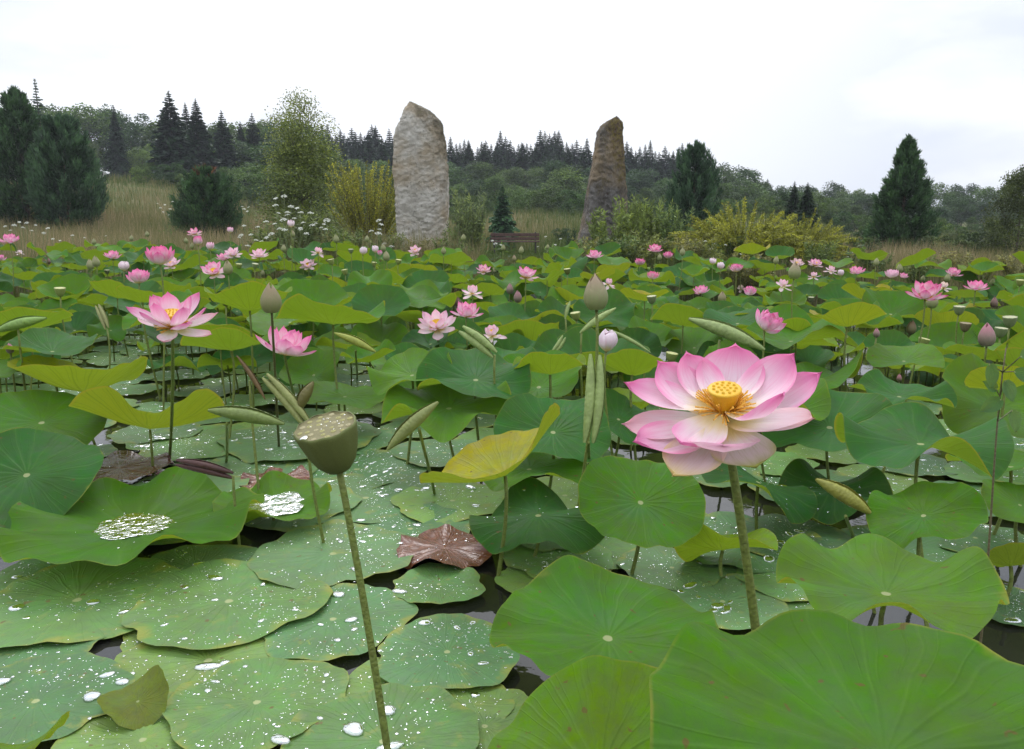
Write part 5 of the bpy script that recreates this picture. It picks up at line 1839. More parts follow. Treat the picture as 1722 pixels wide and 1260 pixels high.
def willow(seed, stems=40, per=60, spread=.35, arch=0.0, leaf=.05, lw=.007, z0=.12, hvar=.45, droop=0.0, base_r=.08):
    """many stems from the foot, narrow leaves along them; returns leaves and the stems"""
    g = np.random.default_rng(seed)
    C, D, S, T, parts = [], [], [], [], []
    for k in range(stems):
        a = g.uniform(0, 6.28)
        h = 1 - hvar * g.uniform(0, 1) ** 1.2
        sp = spread * math.sqrt(g.uniform(.02, 1))
        b0 = np.array([math.cos(a) * base_r * g.uniform(), math.sin(a) * base_r * g.uniform(), 0])
        tip = b0 + np.array([math.cos(a) * sp, math.sin(a) * sp, h * (1 - arch * sp / spread)])
        mid = b0 * .5 + tip * .5 + np.array([0, 0, h * (.08 + arch * .35)])
        p = bez(b0, b0 * .7 + mid * .3 + [0, 0, .1 * h], mid, tip + np.array([0, 0, -droop * sp]), 12)
        parts.append(tube(p, np.linspace(.005, .0012, 12), 4, False))
        u = g.uniform(z0, 1, per)
        i = np.clip((u * 11).astype(int), 0, 10)
        c = p[i] + (p[i + 1] - p[i]) * (u * 11 - i)[:, None]
        tan = unit(p[i + 1] - p[i])
        d = unit(tan * .8 + rand_dir(g, per) * .8 + np.array([0, 0, -droop]))
        C.append(c)
        D.append(d)
        S.append(unit(np.cross(d, rand_dir(g, per))))
        T.append(np.full(per, g.uniform(0, .5)) + g.uniform(0, .5, per))
    C, D, S, T = map(np.concatenate, (C, D, S, T))
    n = len(C)
    v, f = rhombs(C, D, S, leaf * g.uniform(.6, 1.3, n), lw * g.uniform(.7, 1.3, n))
    return (v, f, np.repeat(T, 4)), join(parts)


def crown_mesh(geo, mat):
    return mesh_obj('crown', geo[0], geo[1], mat, attr=geo[2], mesh_only=True, smooth=False)


def trunk_mesh(*a, **k):
    v, f = trunk_geo(*a, **k)
    return mesh_obj('trunk', v, f, M_BARK, mesh_only=True)


def tree(name, label, cat, px, y, top, crown, trunk, color, wscale=1.0, spin=0.0, group=None, auto=None, sink=0.0, base=None):
    b = far(px, y) if base is None else base
    h = top_z(top, y) - b.z + sink
    r = thing(name, label, cat, (b.x, b.y, b.z - sink), group)
    r.rotation_euler = (0, 0, spin)
    r.scale = (h * wscale, h * wscale, h)
    c = link('crown', crown, r)
    c.color = (*color, 1)
    if trunk is not None:
        link('trunk', trunk, r)
    if auto:
        fi[0] += 1
        IDS[r.name] = 3000 + fi[0]
        AUTO.append((r, auto, px, (top + 377) / 2, FAR_MARKS))
    return r


gT = np.random.default_rng(50)
SPR = [crown_mesh(spruce(60 + k, [.25, .29, .22, .31][k], [40, 36, 42, 34][k], [.13, .18, .16, .22][k]), M_NEEDLE) for k in range(4)]
SPT = trunk_mesh(gT, 1.0, .013, .008)
BRD = [crown_mesh(broadleaf(80 + k, 9000, [.34, .38, .28, .36, .30][k], .026, [60, 66, 50, 60, 50][k], z0=.04, shape='round' if k % 2 == 0 else 'cone'), M_FOL) for k in range(5)]
BRT = [trunk_mesh(gT, .9, .016, .03, 10, .3, .25) for k in range(3)]
SHB = [crown_mesh(broadleaf(95 + k, 6000, .62, .045, 44, .04), M_FOL) for k in range(2)]
C_SPR, C_SPR2 = (.016, .034, .018), (.021, .042, .019)
C_BRD = [(.052, .108, .024), (.078, .142, .028), (.036, .080, .022), (.098, .160, .034), (.060, .105, .020)]

SKY_X = [-80, 0, 60, 130, 200, 250, 300, 350, 450, 560, 610, 660, 760, 830, 940, 1000, 1060, 1140, 1190, 1230, 1300, 1400, 1500, 1600, 1722, 1800]
SKY_Y = [180, 180, 184, 190, 188, 206, 214, 214, 208, 222, 220, 226, 238, 232, 228, 242, 242, 248, 292, 298, 312, 322, 330, 330, 335, 335]
SG, BG, SH = 'spruces on the far skyline', 'broadleaved trees of the far wood', 'bushes at the foot of the wood'
fi = [0]


def keep_far():
    return True


# skyline spruces
px = 548.0
while px < 1345:
    if keep_far():
        k = int(gT.integers(0, 4))
        t = np.interp(px, SKY_X, SKY_Y) + gT.uniform(-8, 20)
        y = gT.uniform(118, 140)
        if px > 1180:
            t += gT.uniform(-4, 14)
        tree('spruce_tree', '', 'spruce', px, y, t, SPR[k], SPT, C_SPR if gT.uniform() < .6 else C_SPR2, gT.uniform(.9, 1.25), gT.uniform(0, 6.28), SG, ['dark slim spruce', 'dark full spruce', 'dark needle-pointed spruce', 'dark ragged spruce'][k] + ' on the far ridge')
    px += gT.uniform(5, 10)
# the second rank fills the dark band under the tips
for px in np.arange(560, 1200, 21):
    if keep_far():
        k = int(gT.integers(0, 4))
        tree('spruce_tree', '', 'spruce', px + gT.uniform(-5, 5), gT.uniform(106, 114), np.interp(px, SKY_X, SKY_Y) + gT.uniform(9, 26), SPR[k], SPT, C_SPR2, gT.uniform(1.0, 1.35), gT.uniform(0, 6.28), SG, 'dark lower spruce in the second rank')
for px, y, t, k, ws, lab in ((300, 72, 161, 1, 1.15, 'tallest dark spruce on the skyline above the rust-topped conifer'), (343, 76, 174, 0, 1.1, 'dark spruce with a blunt top beside the tallest one'), (326, 80, 180, 2, 1.0, 'thin spruce squeezed between the two tall ones'),
                           (384, 82, 192, 1, .95, 'grey-green spruce with a spiky open top beyond the two tall ones'), (434, 88, 197, 3, .9, 'small dark spruce beside the tall wispy tree, closer to the tall spruces'),
                           (414, 88, 210, 0, .9, 'slender low spruce between the spiky one and the small dark one'), (208, 90, 184, 2, .9, 'lone spruce tip over the leafy skyline behind the van')):
    tree('spruce_tree', lab, 'spruce', px, y, t, SPR[k], SPT, C_SPR, ws, px, SG)
# broadleaved rows
for row, (y0, y1, step, lo, hi, sub) in enumerate(((98, 112, 34, 40, 62, 'far row'), (82, 95, 40, 52, 88, 'middle row'), (66, 76, 48, 80, 118, 'front row'))):
    for px in np.arange(-40, 1790, step):
        p = px + gT.uniform(-12, 12)
        base = np.interp(p, SKY_X, SKY_Y)
        y = gT.uniform(y0, y1)
        if p < 545:                        # wooded slope on this side is taller and stands on its own skyline
            t = base + gT.uniform(-3, 14) + row * 34
        elif p < 1180:
            t = base + gT.uniform(lo, hi)
        else:
            t = base + gT.uniform(-20, 2) + row * 18
        if 640 < p < 770 and row == 2 or 158 < p < 212 and row:
            continue
        if not keep_far():
            continue
        k = int(gT.integers(0, 5))
        c = C_BRD[int(gT.integers(0, 5))]
        tone = {C_BRD[0]: 'green', C_BRD[1]: 'lighter green', C_BRD[2]: 'dark green', C_BRD[3]: 'pale green', C_BRD[4]: 'olive green'}[c]
        if p > 1180:
            c = (c[0] * .78, c[1] * .80, c[2] * .85)
        tree('broadleaf_tree', '', 'tree', p, y, t, BRD[k], BRT[k % 3], c, gT.uniform(1.1, 1.6) * (1.35 if row else 1.1), gT.uniform(0, 6.28), BG, f'{tone} {"round" if k % 2 == 0 else "tapering"} tree in the {sub}')
# bushes that close the foot of the wood
for px in np.arange(170, 1760, 40):
    p = px + gT.uniform(-12, 12)
    y = gT.uniform(58, 64) if p < 1330 else gT.uniform(48, 60)
    if not keep_far() or 150 < p < 215:
        continue
    gz_ = (377 - (TZ((p - 861) / 1363 * y, y) - H) * 1378 / y)
    c = C_BRD[int(gT.integers(0, 5))]
    tree('bush', '', 'bush', p, y, gz_ - gT.uniform(22, 46), SHB[int(gT.integers(0, 2))], None, c, gT.uniform(1.0, 1.5), gT.uniform(0, 6.28), SH, 'low leafy bush at the wood edge')

# the conifers that stand alone
SEQ_P = ([0, .04, .12, .3, .5, .7, .85, .95, 1], [.20, .27, .31, .285, .23, .165, .10, .05, .012])
SEQ_N = ([0, .04, .12, .3, .5, .7, .85, .95, 1], [.17, .235, .26, .225, .175, .115, .07, .04, .010])
RND_P = ([0, .05, .2, .45, .65, .82, .93, 1], [.25, .33, .38, .34, .27, .19, .11, .03])
T_SEQ = trunk_mesh(gT, .97, .022, .006)
cA = crown_mesh(tufted_cone(1, 36000, SEQ_P, .036, .0044, 40, deep=.2), M_NEEDLE)
cB = crown_mesh(tufted_cone(2, 36000, SEQ_N, .036, .0044, 44, deep=.2), M_NEEDLE)
cC = crown_mesh(tufted_cone(3, 34000, RND_P, .044, .0055, 34, deep=.2), M_NEEDLE)
cD = crown_mesh(tufted_cone(4, 30000, ([0, .05, .2, .5, .8, 1], [.36, .47, .5, .40, .22, .03]), .056, .0066, 34, deep=.2), M_NEEDLE)
C_SEQ = (.042, .088, .034)
CG = 'conifers standing alone round the pond'
tree('conifer', 'big dark conifer with a high narrow top, taller of the merged pair', 'conifer', 48, 33, 156, cA, T_SEQ, C_SEQ, .95, .3, CG)
tree('conifer', 'big dark conifer merging with a taller one, its rounded top lower', 'conifer', 118, 31.5, 200, cC, T_SEQ, (.044, .090, .042), .78, 1.2, CG)
tree('conifer', 'broad low conifer with a rust brown top in the dry meadow', 'conifer', 350, 29, 282, cD, T_SEQ, C_SEQ, .88, .5, CG)
rt = THINGS[-1]
v, f, tt = tufted_cone(14, 900, ([0, .5, .8, .84, .93, 1], [.01, .02, .13, .235, .16, .03]), .07, .010, 8)
sel = (v.reshape(-1, 4, 3)[:, 0, 2] > .80)
v4 = v.reshape(-1, 4, 3)[sel].reshape(-1, 3)
q = mesh_obj('rust_top', v4, np.arange(len(v4)).reshape(-1, 4), M_NEEDLE, rt, attr=tt.reshape(-1, 4)[sel].ravel(), smooth=False)
q.color = (.105, .045, .022, 1)
tree('conifer', 'dense round-topped conifer behind the willow stems and golden shrub', 'conifer', 1165, 27, 243, cC, T_SEQ, (.044, .090, .044), .64, 2.1, CG)
tree('conifer', 'cone-shaped dark conifer standing alone with a ragged pointed top', 'conifer', 1516, 22.5, 233, cB, T_SEQ, C_SEQ, 1.02, .9, CG)
tree('fir_tree', 'little blue-green fir directly behind the bench', 'fir', 845, 32, 312, SPR[3], SPT, (.050, .105, .050), 1.0, .4)
tree('fir_tree', 'slim dark fir rising out of the drooping golden shrub', 'fir', 1354, 36, 308, SPR[1], SPT, C_SPR2, 1.1, .4)
tree('fir_tree', 'second slim fir behind the drooping golden shrub, closer to the round-topped conifer', 'fir', 1332, 38, 306, SPR[3], SPT, C_SPR2, .9, 2.4)
tree('pine_tree', 'thin pale pine tip sticking up behind the big dark conifer', 'pine', 84, 58, 143, crown_mesh(spruce(66, .13, 20, .4, .45), M_NEEDLE), SPT, (.07, .11, .075), 1.1, .2)

# wispy tall tree by the umbels
up_ = broadleaf(31, 5200, .21, .013, 46, .50)
wt_ = trunk_mesh(np.random.default_rng(8), .97, .009, .03, 44, .34, .22)
tree('wispy_tree', 'tall wispy tree with a thin airy top behind the white umbels', 'tree', 512, 26, 166, crown_mesh(up_, M_FOL), wt_, (.175, .215, .050), .95, .2)
bl2 = broadleaf(33, 20000, .23, .014, 80, .05, 'cone')
q = mesh_obj('lower_foliage', bl2[0] * np.array([1.35, 1.35, .80]), bl2[1], M_FOL, THINGS[-1], attr=bl2[2], smooth=False)
q.color = (.140, .185, .040, 1)
# golden bush beside the pale stone
(wl, wst) = willow(35, 150, 210, .42, 0.0, .024, .0056, .10, .5, .0, .10)
tree('golden_bush', 'golden green bush with upright twigs beside the pale standing stone', 'bush', 620, 21.5, 276, crown_mesh(wl, M_FOL), None, (.30, .31, .042), .95, .7)
mesh_obj('branches', wst[0], wst[1], M_BARK, THINGS[-1])
# drooping golden shrub: two mounds grown together
for px, y, top, ws, sd, lab in ((1252, 15.2, 312, .98, 37, 'wide drooping golden shrub in front of the round-topped conifer'), (1345, 15.6, 336, .82, 39, 'smaller drooping golden shrub grown against the wide one')):
    (wl, wst) = willow(sd, 260, 280, .78, .24, .036, .0056, .06, .48, .40, .22)
    tree('golden_shrub', lab, 'shrub', px, y, top, crown_mesh(wl, M_FOL), None, (.27, .285, .040), ws, sd, 'drooping golden shrubs')
    mesh_obj('branches', wst[0], wst[1], M_BARK, THINGS[-1])
# upright willow herbs round the stones
WH = 'leafy willow stems round the stones'
WM = []
for k in range(3):
    (wl, wst) = willow(41 + k, 46, 100, .24, 0.0, .070, .0090, .06, .45, .0, .10)
    WM.append((crown_mesh(wl, M_FOL), mesh_obj('stems', wst[0], wst[1], M_STEM, mesh_only=True)))
C_WH, C_WH2 = (.155, .225, .070), (.175, .235, .060)
for i, (px, y, top, ws, k, c, lab) in enumerate((
        (792, 18.0, 318, .85, 0, (.165, .215, .095), 'grey-green willow stems at the right foot of the pale standing stone'),
        (768, 18.4, 370, 1.0, 1, C_WH, 'short willow stems pressed against the pale standing stone'),
        (1022, 16.4, 352, 1.15, 2, C_WH2, 'feathery willow stems standing in front of the dark standing stone'),
        (990, 16.2, 402, 1.5, 1, C_WH, 'low leafy stems at the foot of the dark standing stone, bench side'),
        (1062, 17.0, 330, .85, 0, C_WH2, 'tallest willow stems right behind the twin deep pink blooms'),
        (1098, 17.6, 334, .95, 1, C_WH2, 'green willow stems between the dark stone and round-topped conifer'),
        (1132, 17.2, 348, 1.0, 2, C_WH, 'willow stems under the round-topped conifer'),
        (1168, 17.0, 372, 1.2, 0, C_WH, 'lower willow stems meeting the drooping golden shrub'),
        (1045, 15.8, 398, 1.6, 1, (.09, .13, .045), 'bushy low weeds between dark stone and deep pink blooms'),
        (968, 19.8, 385, .9, 2, (.045, .085, .04), 'dark thin growth behind the dark standing stone'))):
    tree('willow_bush', lab, 'willow', px, y, top, WM[k][0], None, c, ws, i * 1.1, WH)
    q = link('stems', WM[k][1], THINGS[-1])
    q.color = (.12, .13, .05, 1)
gW = np.random.default_rng(17)
for i in range(34):
    px = gW.uniform(560, 1730)
    if 815 < px < 930 or keep_far() is False:
        continue
    y = float(shore(px)) + gW.uniform(.4, 3.2)
    tree('shore_weed', '', 'weed', px, y, float(np.interp(px, [560, 800, 1000, 1400, 1722], [396, 398, 400, 418, 438])) + gW.uniform(-16, 14), WM[i % 3][0], None,
         [(.12, .17, .045), (.16, .19, .05), (.09, .14, .04), (.20, .20, .07)][i % 4], gW.uniform(1.1, 2.0), gW.uniform(0, 6.28), 'tall weeds along the shore', ['green', 'yellowish', 'dark', 'straw-coloured'][i % 4] + ' leafy weed on the shore')
for px, y, top, ws, c, lab in ((1438, 18, 398, 1.5, (.06, .10, .03), 'low green bush in the dip beside the cone-shaped conifer'), (1592, 19, 396, 1.4, (.075, .11, .035), 'rounded green bush at the right foot of the cone-shaped conifer'),
                               (1650, 20, 388, 1.3, (.06, .095, .035), 'dull green bush under the grey-green shrub'), (1470, 27, 382, 1.2, (.05, .085, .03), 'dark bush half hidden by the cone-shaped conifer'),
                               (945, 34, 385, 1.1, (.055, .09, .03), 'dark low bush between the bench and the dark standing stone')):
    tree('bush', lab, 'bush', px, y, top, SHB[int(px) % 2], None, c, ws, px, 'bushes on the far bank')
for i, (px, y, top, c, lab) in enumerate(((452, 16.2, 384, (.12, .16, .045), 'leafy weeds under the low spreading white umbels'), (492, 16.4, 360, (.13, .17, .05), 'tall leafy weeds behind the bushiest white umbels'),
                                           (535, 16.0, 378, (.10, .14, .04), 'leafy weeds between the wispy tree and golden bush'), (590, 16.2, 386, (.13, .15, .045), 'brownish green weeds before the golden bush'),
                                           (650, 15.8, 392, (.12, .16, .05), 'short weeds at the foot of the pale standing stone, golden bush side'))):
    tree('shore_weed', lab, 'weed', px, y, top, WM[i % 3][0], None, c, 1.7, i * 1.7, 'tall weeds along the shore')
# edge trees and shrubs on the far side
(wl, wst) = willow(47, 110, 110, .55, .12, .060, .0085, .05, .5, .1, .2)
tree('willow_shrub', 'grey-green bushy shrub between the cone-shaped conifer and edge tree', 'shrub', 1622, 29, 380, crown_mesh(wl, M_FOL), None, (.085, .110, .050), 1.0, .3)
eb = crown_mesh(broadleaf(49, 18000, .42, .020, 70, .04, 'cone'), M_FOL)
tree('leafy_tree', 'leafy green tree cut by the picture edge with a sparse pointed top', 'tree', 1712, 19, 282, eb, BRT[0], (.075, .100, .030), .90, .4)
tree('leafy_tree', 'dark leafy sapling beneath the leafy tree at the edge', 'tree', 1672, 22, 372, BRD[1], BRT[1], (.06, .085, .03), 1.1, 1.4)

# ------------------------------------------------------------------ meadow grass (uncountable)
def grass_mat():
    m, t = new_mat('meadow_grass')
    a = t.node('ShaderNodeAttribute', attribute_name='tint').outputs['Fac']
    c = t.mix(t.step(a, 0.0, .5), (.065, .105, .022), (.20, .18, .075))
    c = t.mix(t.step(a, .45, 1.0), c, (.42, .31, .20))
    bs = t.node('ShaderNodeBsdfPrincipled', {'Base Color': c, 'Roughness': .7, 'Specular IOR Level': .2})
    tr = t.node('ShaderNodeBsdfTranslucent', {'Color': c})
    mx = t.node('ShaderNodeMixShader', {0: .3})
    t.t.links.new(bs.outputs[0], mx.inputs[1])
    t.t.links.new(tr.outputs[0], mx.inputs[2])
    finish(t, mx.outputs[0])
    return m


def grass_field(n, y0, y1, seed, hlo, hhi, straw, wid, mask=None, pxr=(-120, 1840)):
    g = np.random.default_rng(seed)
    y = 1 / (1 / y0 + g.uniform(0, 1, n) * (1 / y1 - 1 / y0))
    p = g.uniform(*pxr, n)
    x = (p - 861) / 1363 * y
    ok = y > shore(p) - .1
    if mask is not None:
        ok &= mask(p, y, x)
    x, y, p = x[ok], y[ok], p[ok]
    n = len(x)
    z = terrain(x, y)
    pat = vnoise(np.stack([x, y, 0 * x], -1), .28, 9) * .5 + vnoise(np.stack([x, y, 0 * x], -1), .9, 4) * .35
    dry = np.interp(p, [-200, 60, 430, 520, 700, 830, 1000, 1260, 1330, 1900], [-.06, -.06, -.12, -.26, -.34, -.16, -.42, -.40, -.24, -.38]) if straw > .4 else 0
    dry = dry - np.clip((y - 42) / 20, 0, 1) * .25
    tint = np.clip(straw + dry + .55 * pat + g.normal(0, .18, n), 0, 1)
    h = g.uniform(hlo, hhi, n) * np.clip(1 + .85 * pat, .35, 1.7) * np.interp(p, [1180, 1280, 1900], [1, .62, .62])
    a = g.uniform(0, 6.28, n)
    ln = g.uniform(.05, .35, n) * h
    wv = wid * np.clip(y / 18, .8, 4) * g.uniform(.6, 1.3, n)
    b = g.uniform(0, 3.14, n)
    sx, sy = np.cos(b) * wv, np.sin(b) * wv * .5
    dx, dy = np.cos(a) * ln, np.sin(a) * ln
    v = np.stack([np.stack([x - sx, y - sy, z - .02], -1), np.stack([x + sx, y + sy, z - .02], -1),
                  np.stack([x + dx * .35 + sx * .8, y + dy * .35 + sy * .8, z + h * .6], -1), np.stack([x + dx * .35 - sx * .8, y + dy * .35 - sy * .8, z + h * .6], -1),
                  np.stack([x + dx, y + dy, z + h], -1)], 1).reshape(-1, 3)
    o = np.arange(n)[:, None] * 5
    return v, [o + np.array([[0, 1, 2, 3]]), o + np.array([[3, 2, 4]])], np.repeat(tint, 5)


M_GRASS = grass_mat()
lawn = lambda p, y, x: ~((p > 805) & (p < 975) & (y < 31))
parts = [grass_field(90000, 13.0, 34, 1, .30, .85, .62, .0045, lawn), grass_field(60000, 30, 75, 2, .35, .8, .50, .0050)]
v, f = join([(q_[0], q_[1]) for q_ in parts])
gr = mesh_obj('meadow_grass', v, f, M_GRASS, attr=np.concatenate([q_[2] for q_ in parts]), smooth=False)
gr['kind'] = 'stuff'
gr['label'] = 'tall dry meadow grass round the pond'
gr['category'] = 'grass'
v, f, tt = grass_field(32000, 12.5, 32, 3, .06, .16, .06, .006, lambda p, y, x: (y < 32), (790, 990))
gr = mesh_obj('lawn_grass', v, f, M_GRASS, attr=tt, smooth=False)
gr['kind'] = 'stuff'
gr['label'] = 'short bright lawn grass between the pond and bench'
gr['category'] = 'grass'
# greener rank growth along the shore
v, f, tt = grass_field(30000, 10.0, 19, 5, .25, .75, .30, .005, lambda p, y, x: (y < shore(p) + 2.5) & ~((p > 820) & (p < 960)), (380, 1840))
gr = mesh_obj('shore_grass', v, f, M_GRASS, attr=tt, smooth=False)
gr['kind'] = 'stuff'
gr['label'] = 'rank green grass along the pond shore'
gr['category'] = 'grass'

# ------------------------------------------------------------------ white umbel flowers
def umbel_mesh(seed, n=70):
    g = np.random.default_rng(seed)
    th = g.uniform(0, 6.28, n)
    r = np.sqrt(g.uniform(0, 1, n))
    c = np.stack([r * np.cos(th), r * np.sin(th), .35 * (1 - r ** 2)], -1)
    d = unit(np.stack([np.cos(th) * r * .5, np.sin(th) * r * .5, np.ones(n)], -1) + g.normal(0, .5, (n, 3)))
    s = unit(np.cross(d, rand_dir(g, n)))
    v1, f1 = rhombs(c, s, unit(np.cross(d, s)), .34, .15)
    tip = [tube(np.array([[0, 0, -.75], [x * .55, y * .55, -.15], [x, y, .25]]), .018, 4, False) for x, y in zip(.8 * np.cos(np.arange(9) * .7), .8 * np.sin(np.arange(9) * .7))]
    vt, ft = join(tip)
    return mesh_obj('flower_head', v1, f1, M_WFLOWER, mesh_only=True, smooth=False), mesh_obj('spokes', vt, ft, M_STEM, mesh_only=True)


UM = [umbel_mesh(k) for k in range(3)]
UMB = 'white umbel flowers along the shore'


def umbel_plant(px, y, heads, label, group=UMB):
    """heads: (px, py, width px)"""
    b = far(px, y)
    r = thing('umbel_plant', label, 'wildflower', b, group)
    parts = []
    for i, (hx, hy, wp) in enumerate(heads):
        yy = y + rnd.uniform(-.25, .25)
        hp = Vector(((hx - 861) / 1363 * yy, yy, top_z(hy, yy))) - b
        R = wp / 1363 * yy / 2
        u, sp = UM[i % 3]
        o = link('flower_head', u, r)
        o.matrix_local = Matrix.Translation(hp) @ tilt_matrix(rnd.uniform(-.6, .2), rnd.uniform(-.3, .3), i) @ Matrix.Scale(R, 4)
        o2 = link('spokes', sp, o)
        o2.color = (.16, .2, .07, 1)
        parts.append(tube(bez((rnd.uniform(-.05, .05), rnd.uniform(-.05, .05), -.05), (hp.x * .2, hp.y * .3, hp.z * .4), (hp.x * .9, hp.y * .9, hp.z * .6), (hp.x, hp.y, hp.z - R * .7), 8), np.linspace(.008, .004, 8), 5))
    v, f = join(parts)
    s = mesh_obj('stem', v, f, M_STEM, r)
    s.color = (.12, .16, .05, 1)
    g = np.random.default_rng(int(px))
    n = 60
    c = np.stack([g.normal(0, .12, n), g.normal(0, .12, n), g.uniform(.1, .75, n) * max(h_[1] for h_ in [(0, .8)])], -1)
    d = rand_dir(g, n)
    v, f = rhombs(c, d, unit(np.cross(d, rand_dir(g, n))), .14, .02)
    q = mesh_obj('foliage', v, f, M_FOL, r, attr=np.repeat(g.uniform(0, 1, n), 4), smooth=False)
    q.color = (.08, .13, .035, 1)


umbel_plant(472, 15.6, [(480, 331, 9), (466, 335, 9), (465, 346, 9), (491, 348, 9), (469, 359, 8), (485, 358, 10), (484, 362, 8), (501, 351, 9), (507, 358, 9), (523, 359, 10)], 'tallest white umbel plant before the wispy tree')
umbel_plant(486, 15.2, [(477, 370, 11), (462, 377, 8), (448, 373, 8), (470, 385, 9), (495, 368, 9), (510, 375, 8), (525, 379, 9), (505, 385, 9), (515, 393, 8), (478, 387, 10)], 'bushiest white umbel plant under the tallest one')
umbel_plant(550, 15.4, [(550, 371, 11), (545, 378, 8), (547, 386, 8), (540, 383, 6), (531, 376, 6)], 'white umbel plant with one broad head beyond the pink bud')
umbel_plant(635, 15.2, [(637, 371, 9), (641, 378, 9), (636, 393, 11), (624, 389, 8), (638, 386, 7), (657, 415, 9), (645, 410, 7)], 'white umbel plant before the golden bush')
umbel_plant(455, 14.6, [(455, 394, 10), (447, 400, 8), (433, 382, 7), (421, 395, 7), (429, 404, 8), (410, 380, 7), (404, 396, 8), (438, 407, 9), (415, 414, 9), (431, 410, 10), (401, 400, 7)], 'low spreading white umbel plant beside the brown meadow')
umbel_plant(415, 22, [(412, 352, 5), (417, 356, 5), (420, 349, 4), (409, 348, 4)], 'small far white umbel plant by the rust-topped conifer')
umbel_plant(30, 15.2, [(45, 375, 6), (33, 374, 6), (24, 379, 7), (38, 383, 6), (16, 388, 6), (8, 381, 6), (52, 388, 5), (60, 379, 5), (80, 384, 6), (72, 392, 6), (104, 408, 6), (86, 402, 5)], 'white umbel plant at the foot of the big dark conifer')
umbel_plant(110, 15.3, [(108, 412, 6), (98, 405, 5), (120, 396, 5), (140, 400, 4), (176, 397, 4)], 'thin white umbel plant in the brown grass')
umbel_plant(285, 26, [(272, 350, 4), (280, 345, 4), (288, 352, 4), (293, 340, 4), (276, 357, 4), (268, 343, 3), (285, 362, 3)], 'far white umbel plant in the meadow beside the rust-topped conifer')
umbel_plant(1205, 14.2, [(1187, 406, 6), (1193, 421, 6), (1197, 419, 6), (1203, 421, 6), (1200, 403, 5), (1205, 411, 5), (1222, 412, 5), (1180, 411, 5), (1168, 426, 6), (1240, 418, 5)], 'white umbel plant before the drooping golden shrub')
umbel_plant(1262, 14.0, [(1261, 417, 6), (1270, 424, 6), (1252, 413, 5), (1276, 413, 5), (1280, 430, 6), (1265, 432, 6), (1290, 440, 5), (1248, 428, 5)], 'white umbel plant in pale grass under the drooping golden shrub')
umbel_plant(1440, 14.2, [(1438, 424, 4), (1443, 421, 4), (1430, 432, 4), (1526, 446, 4), (1540, 452, 4), (1570, 450, 4)], 'sparse white umbel plant near the cone-shaped conifer')
umbel_plant(925, 15.0, [(918, 398, 4), (934, 412, 5), (943, 402, 5), (950, 420, 5), (938, 421, 4), (905, 415, 4)], 'white umbel plant beside the bench leg')
umbel_plant(838, 15.4, [(833, 410, 6), (842, 412, 5), (828, 405, 5), (846, 420, 5)], 'white umbel plant in front of the bench leg, stone side')

# ------------------------------------------------------------------ leafy weed close to the viewer at the edge
def weed(px, depth, topy, lab, leaves, seed):
    g = np.random.default_rng(seed)
    tp = at(px, topy, depth)
    r = thing('pond_weed', lab, 'weed', (tp.x, tp.y, 0), 'leafy weeds growing up from the water')
    p = bez((.02, 0, -.2), (.03, 0, tp.z * .4), (-.01, 0, tp.z * .7), (0, 0, tp.z), 14)
    v, f = tube(p, np.linspace(.0035, .0014, 14), 7)
    s = mesh_obj('stem', v, f, M_STEM, r)
    s.color = (.13, .11, .05, 1)
    for i, (lx, ly, L, ang) in enumerate(leaves):
        q = at(lx, ly, depth + g.uniform(-.05, .05)) - Vector((tp.x, tp.y, 0))
        nu, nv = 9, 5
        U, Vv = np.meshgrid(np.linspace(0, 1, nu), np.linspace(-1, 1, nv), indexing='ij')
        wd = .33 * np.sin(np.pi * (U * .93 + .04) ** .8) ** .8
        P = np.stack([U, Vv * wd, .10 * Vv ** 2 - .15 * U ** 2], -1).reshape(-1, 3)
        lf = mesh_obj('leaf', P, grid_faces(nu, nv)[:, ::-1], M_LEAF, r, np.stack([.5 + U * .3, .5 + Vv * .1], -1).reshape(-1, 2))
        lf.color = (*[(.07, .16, .055), (.10, .20, .08)][i % 2], 1)
        X = Vector((math.cos(ang), g.uniform(-.5, .3), math.sin(ang))).normalized()
        n = Vector((g.uniform(-.3, .3), -1, .5))
        n = (n - X * n.dot(X)).normalized()
        Y = n.cross(X)
        m = Matrix((X * L, Y * L, n * L)).transposed().to_4x4()
        lf.matrix_local = Matrix.Translation(q) @ m
        pj = np.array([[0, 0, 0]]) + np.array(q)
        k = int(np.argmin(np.abs(p[:, 2] - (q.z - .03))))
        vv, ff = tube(bez(p[k], p[k] * .6 + np.array(q) * .4, p[k] * .3 + np.array(q) * .7, np.array(q), 6), .0014, 5)
        pt = mesh_obj('leaf_stalk', vv, ff, M_STEM, lf)
        pt.matrix_local = m.inverted() @ Matrix.Translation(-q)
        pt.color = (.12, .13, .05, 1)


weed(1692, 1.75, 585, 'leafy weed with oval leaves on a thin stem by the mauve bud',
     [(1664, 612, .052, -1.5), (1690, 640, .048, -1.3), (1705, 625, .055, -.4), (1716, 600, .05, .4), (1684, 672, .05, -2.6), (1702, 690, .05, -1.4), (1675, 655, .04, 2.6)], 3)

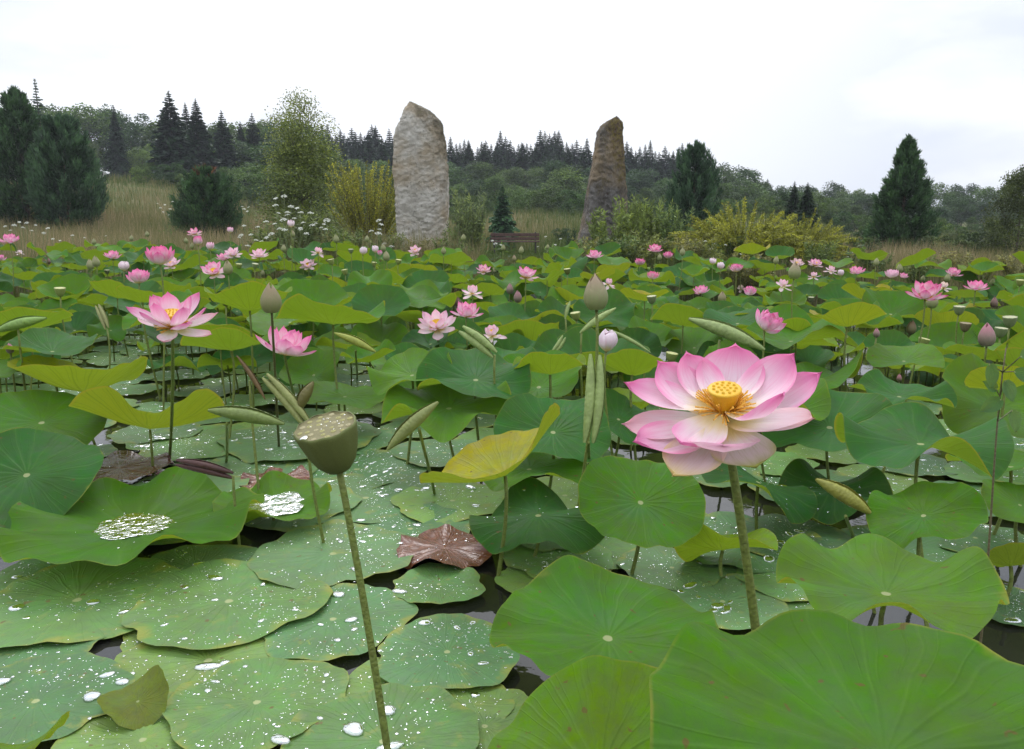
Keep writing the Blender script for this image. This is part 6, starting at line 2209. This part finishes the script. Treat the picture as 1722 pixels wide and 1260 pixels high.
# ------------------------------------------------------------------ white car far off among the trees
M_VAN = simple_mat('car_paint', (.78, .78, .78), .3, 0, 5, .03)
M_GLASS = simple_mat('car_glass', (.02, .025, .03), .08, 0, 5, .1)
M_TYRE = simple_mat('tyre', (.02, .02, .02), .8, 0, 5, .1)
vy = 92.0
vb = far(183, vy)
vb.z = top_z(290, vy) - 1.45
van = thing('parked_car', 'white car parked far off at the wood edge, half hidden by a trunk', 'car', vb)
prof = [(-1.6, .35), (1.6, .35), (1.62, .75), (1.0, .90), (.45, 1.42), (.3, 1.45), (-1.1, 1.45), (-1.55, 1.0), (-1.62, .9)]
n = len(prof)
vv = np.array([(x, s_ * .8, z) for s_ in (-1, 1) for x, z in prof])
me = bpy.data.meshes.new('body')
me.from_pydata(vv.tolist(), [], [[k, (k + 1) % n, n + (k + 1) % n, n + k] for k in range(n)] + [list(range(n))[::-1], list(range(n, 2 * n))])
me.materials.append(M_VAN)
link('body', me, van)
for x0, x1 in ((-1.05, -.45), (-.35, .30)):
    v, f = box((x0 + x1) / 2, -.803, 1.15, x1 - x0, .012, .36, .003)
    mesh_obj('window', v, f, M_GLASS, van, smooth=False)
for x in (-1.05, 1.05):
    for s_ in (-1, 1):
        v, f = tube(np.array([[x, s_ * .70, .31], [x, s_ * .83, .31]]), .31, 18)
        mesh_obj('wheel', v, f, M_TYRE, van)

# ------------------------------------------------------------------ the rainy air
v, f = box(0, 190, 24, 640, 420, 52.0, .01)
hz = mesh_obj('haze', v, f, None, smooth=False)
hz['kind'] = 'stuff'
m, t = new_mat('rainy_air')
o = t.node('ShaderNodeOutputMaterial')
pv = t.node('ShaderNodeVolumePrincipled', {'Color': (.90, .94, 1.0, 1), 'Density': .00055, 'Anisotropy': .0})
t.t.links.new(pv.outputs[0], o.inputs['Volume'])
hz.data.materials.append(m)

# what nothing in the picture shows is left out
for o in [o for o in THINGS if IDS.get(o.name) in HIDDEN]:
    THINGS.remove(o)
    AUTO[:] = [a_ for a_ in AUTO if a_[0] is not o]
    for c in list(o.children_recursive):
        bpy.data.objects.remove(c)
    bpy.data.objects.remove(o)
finish_labels()
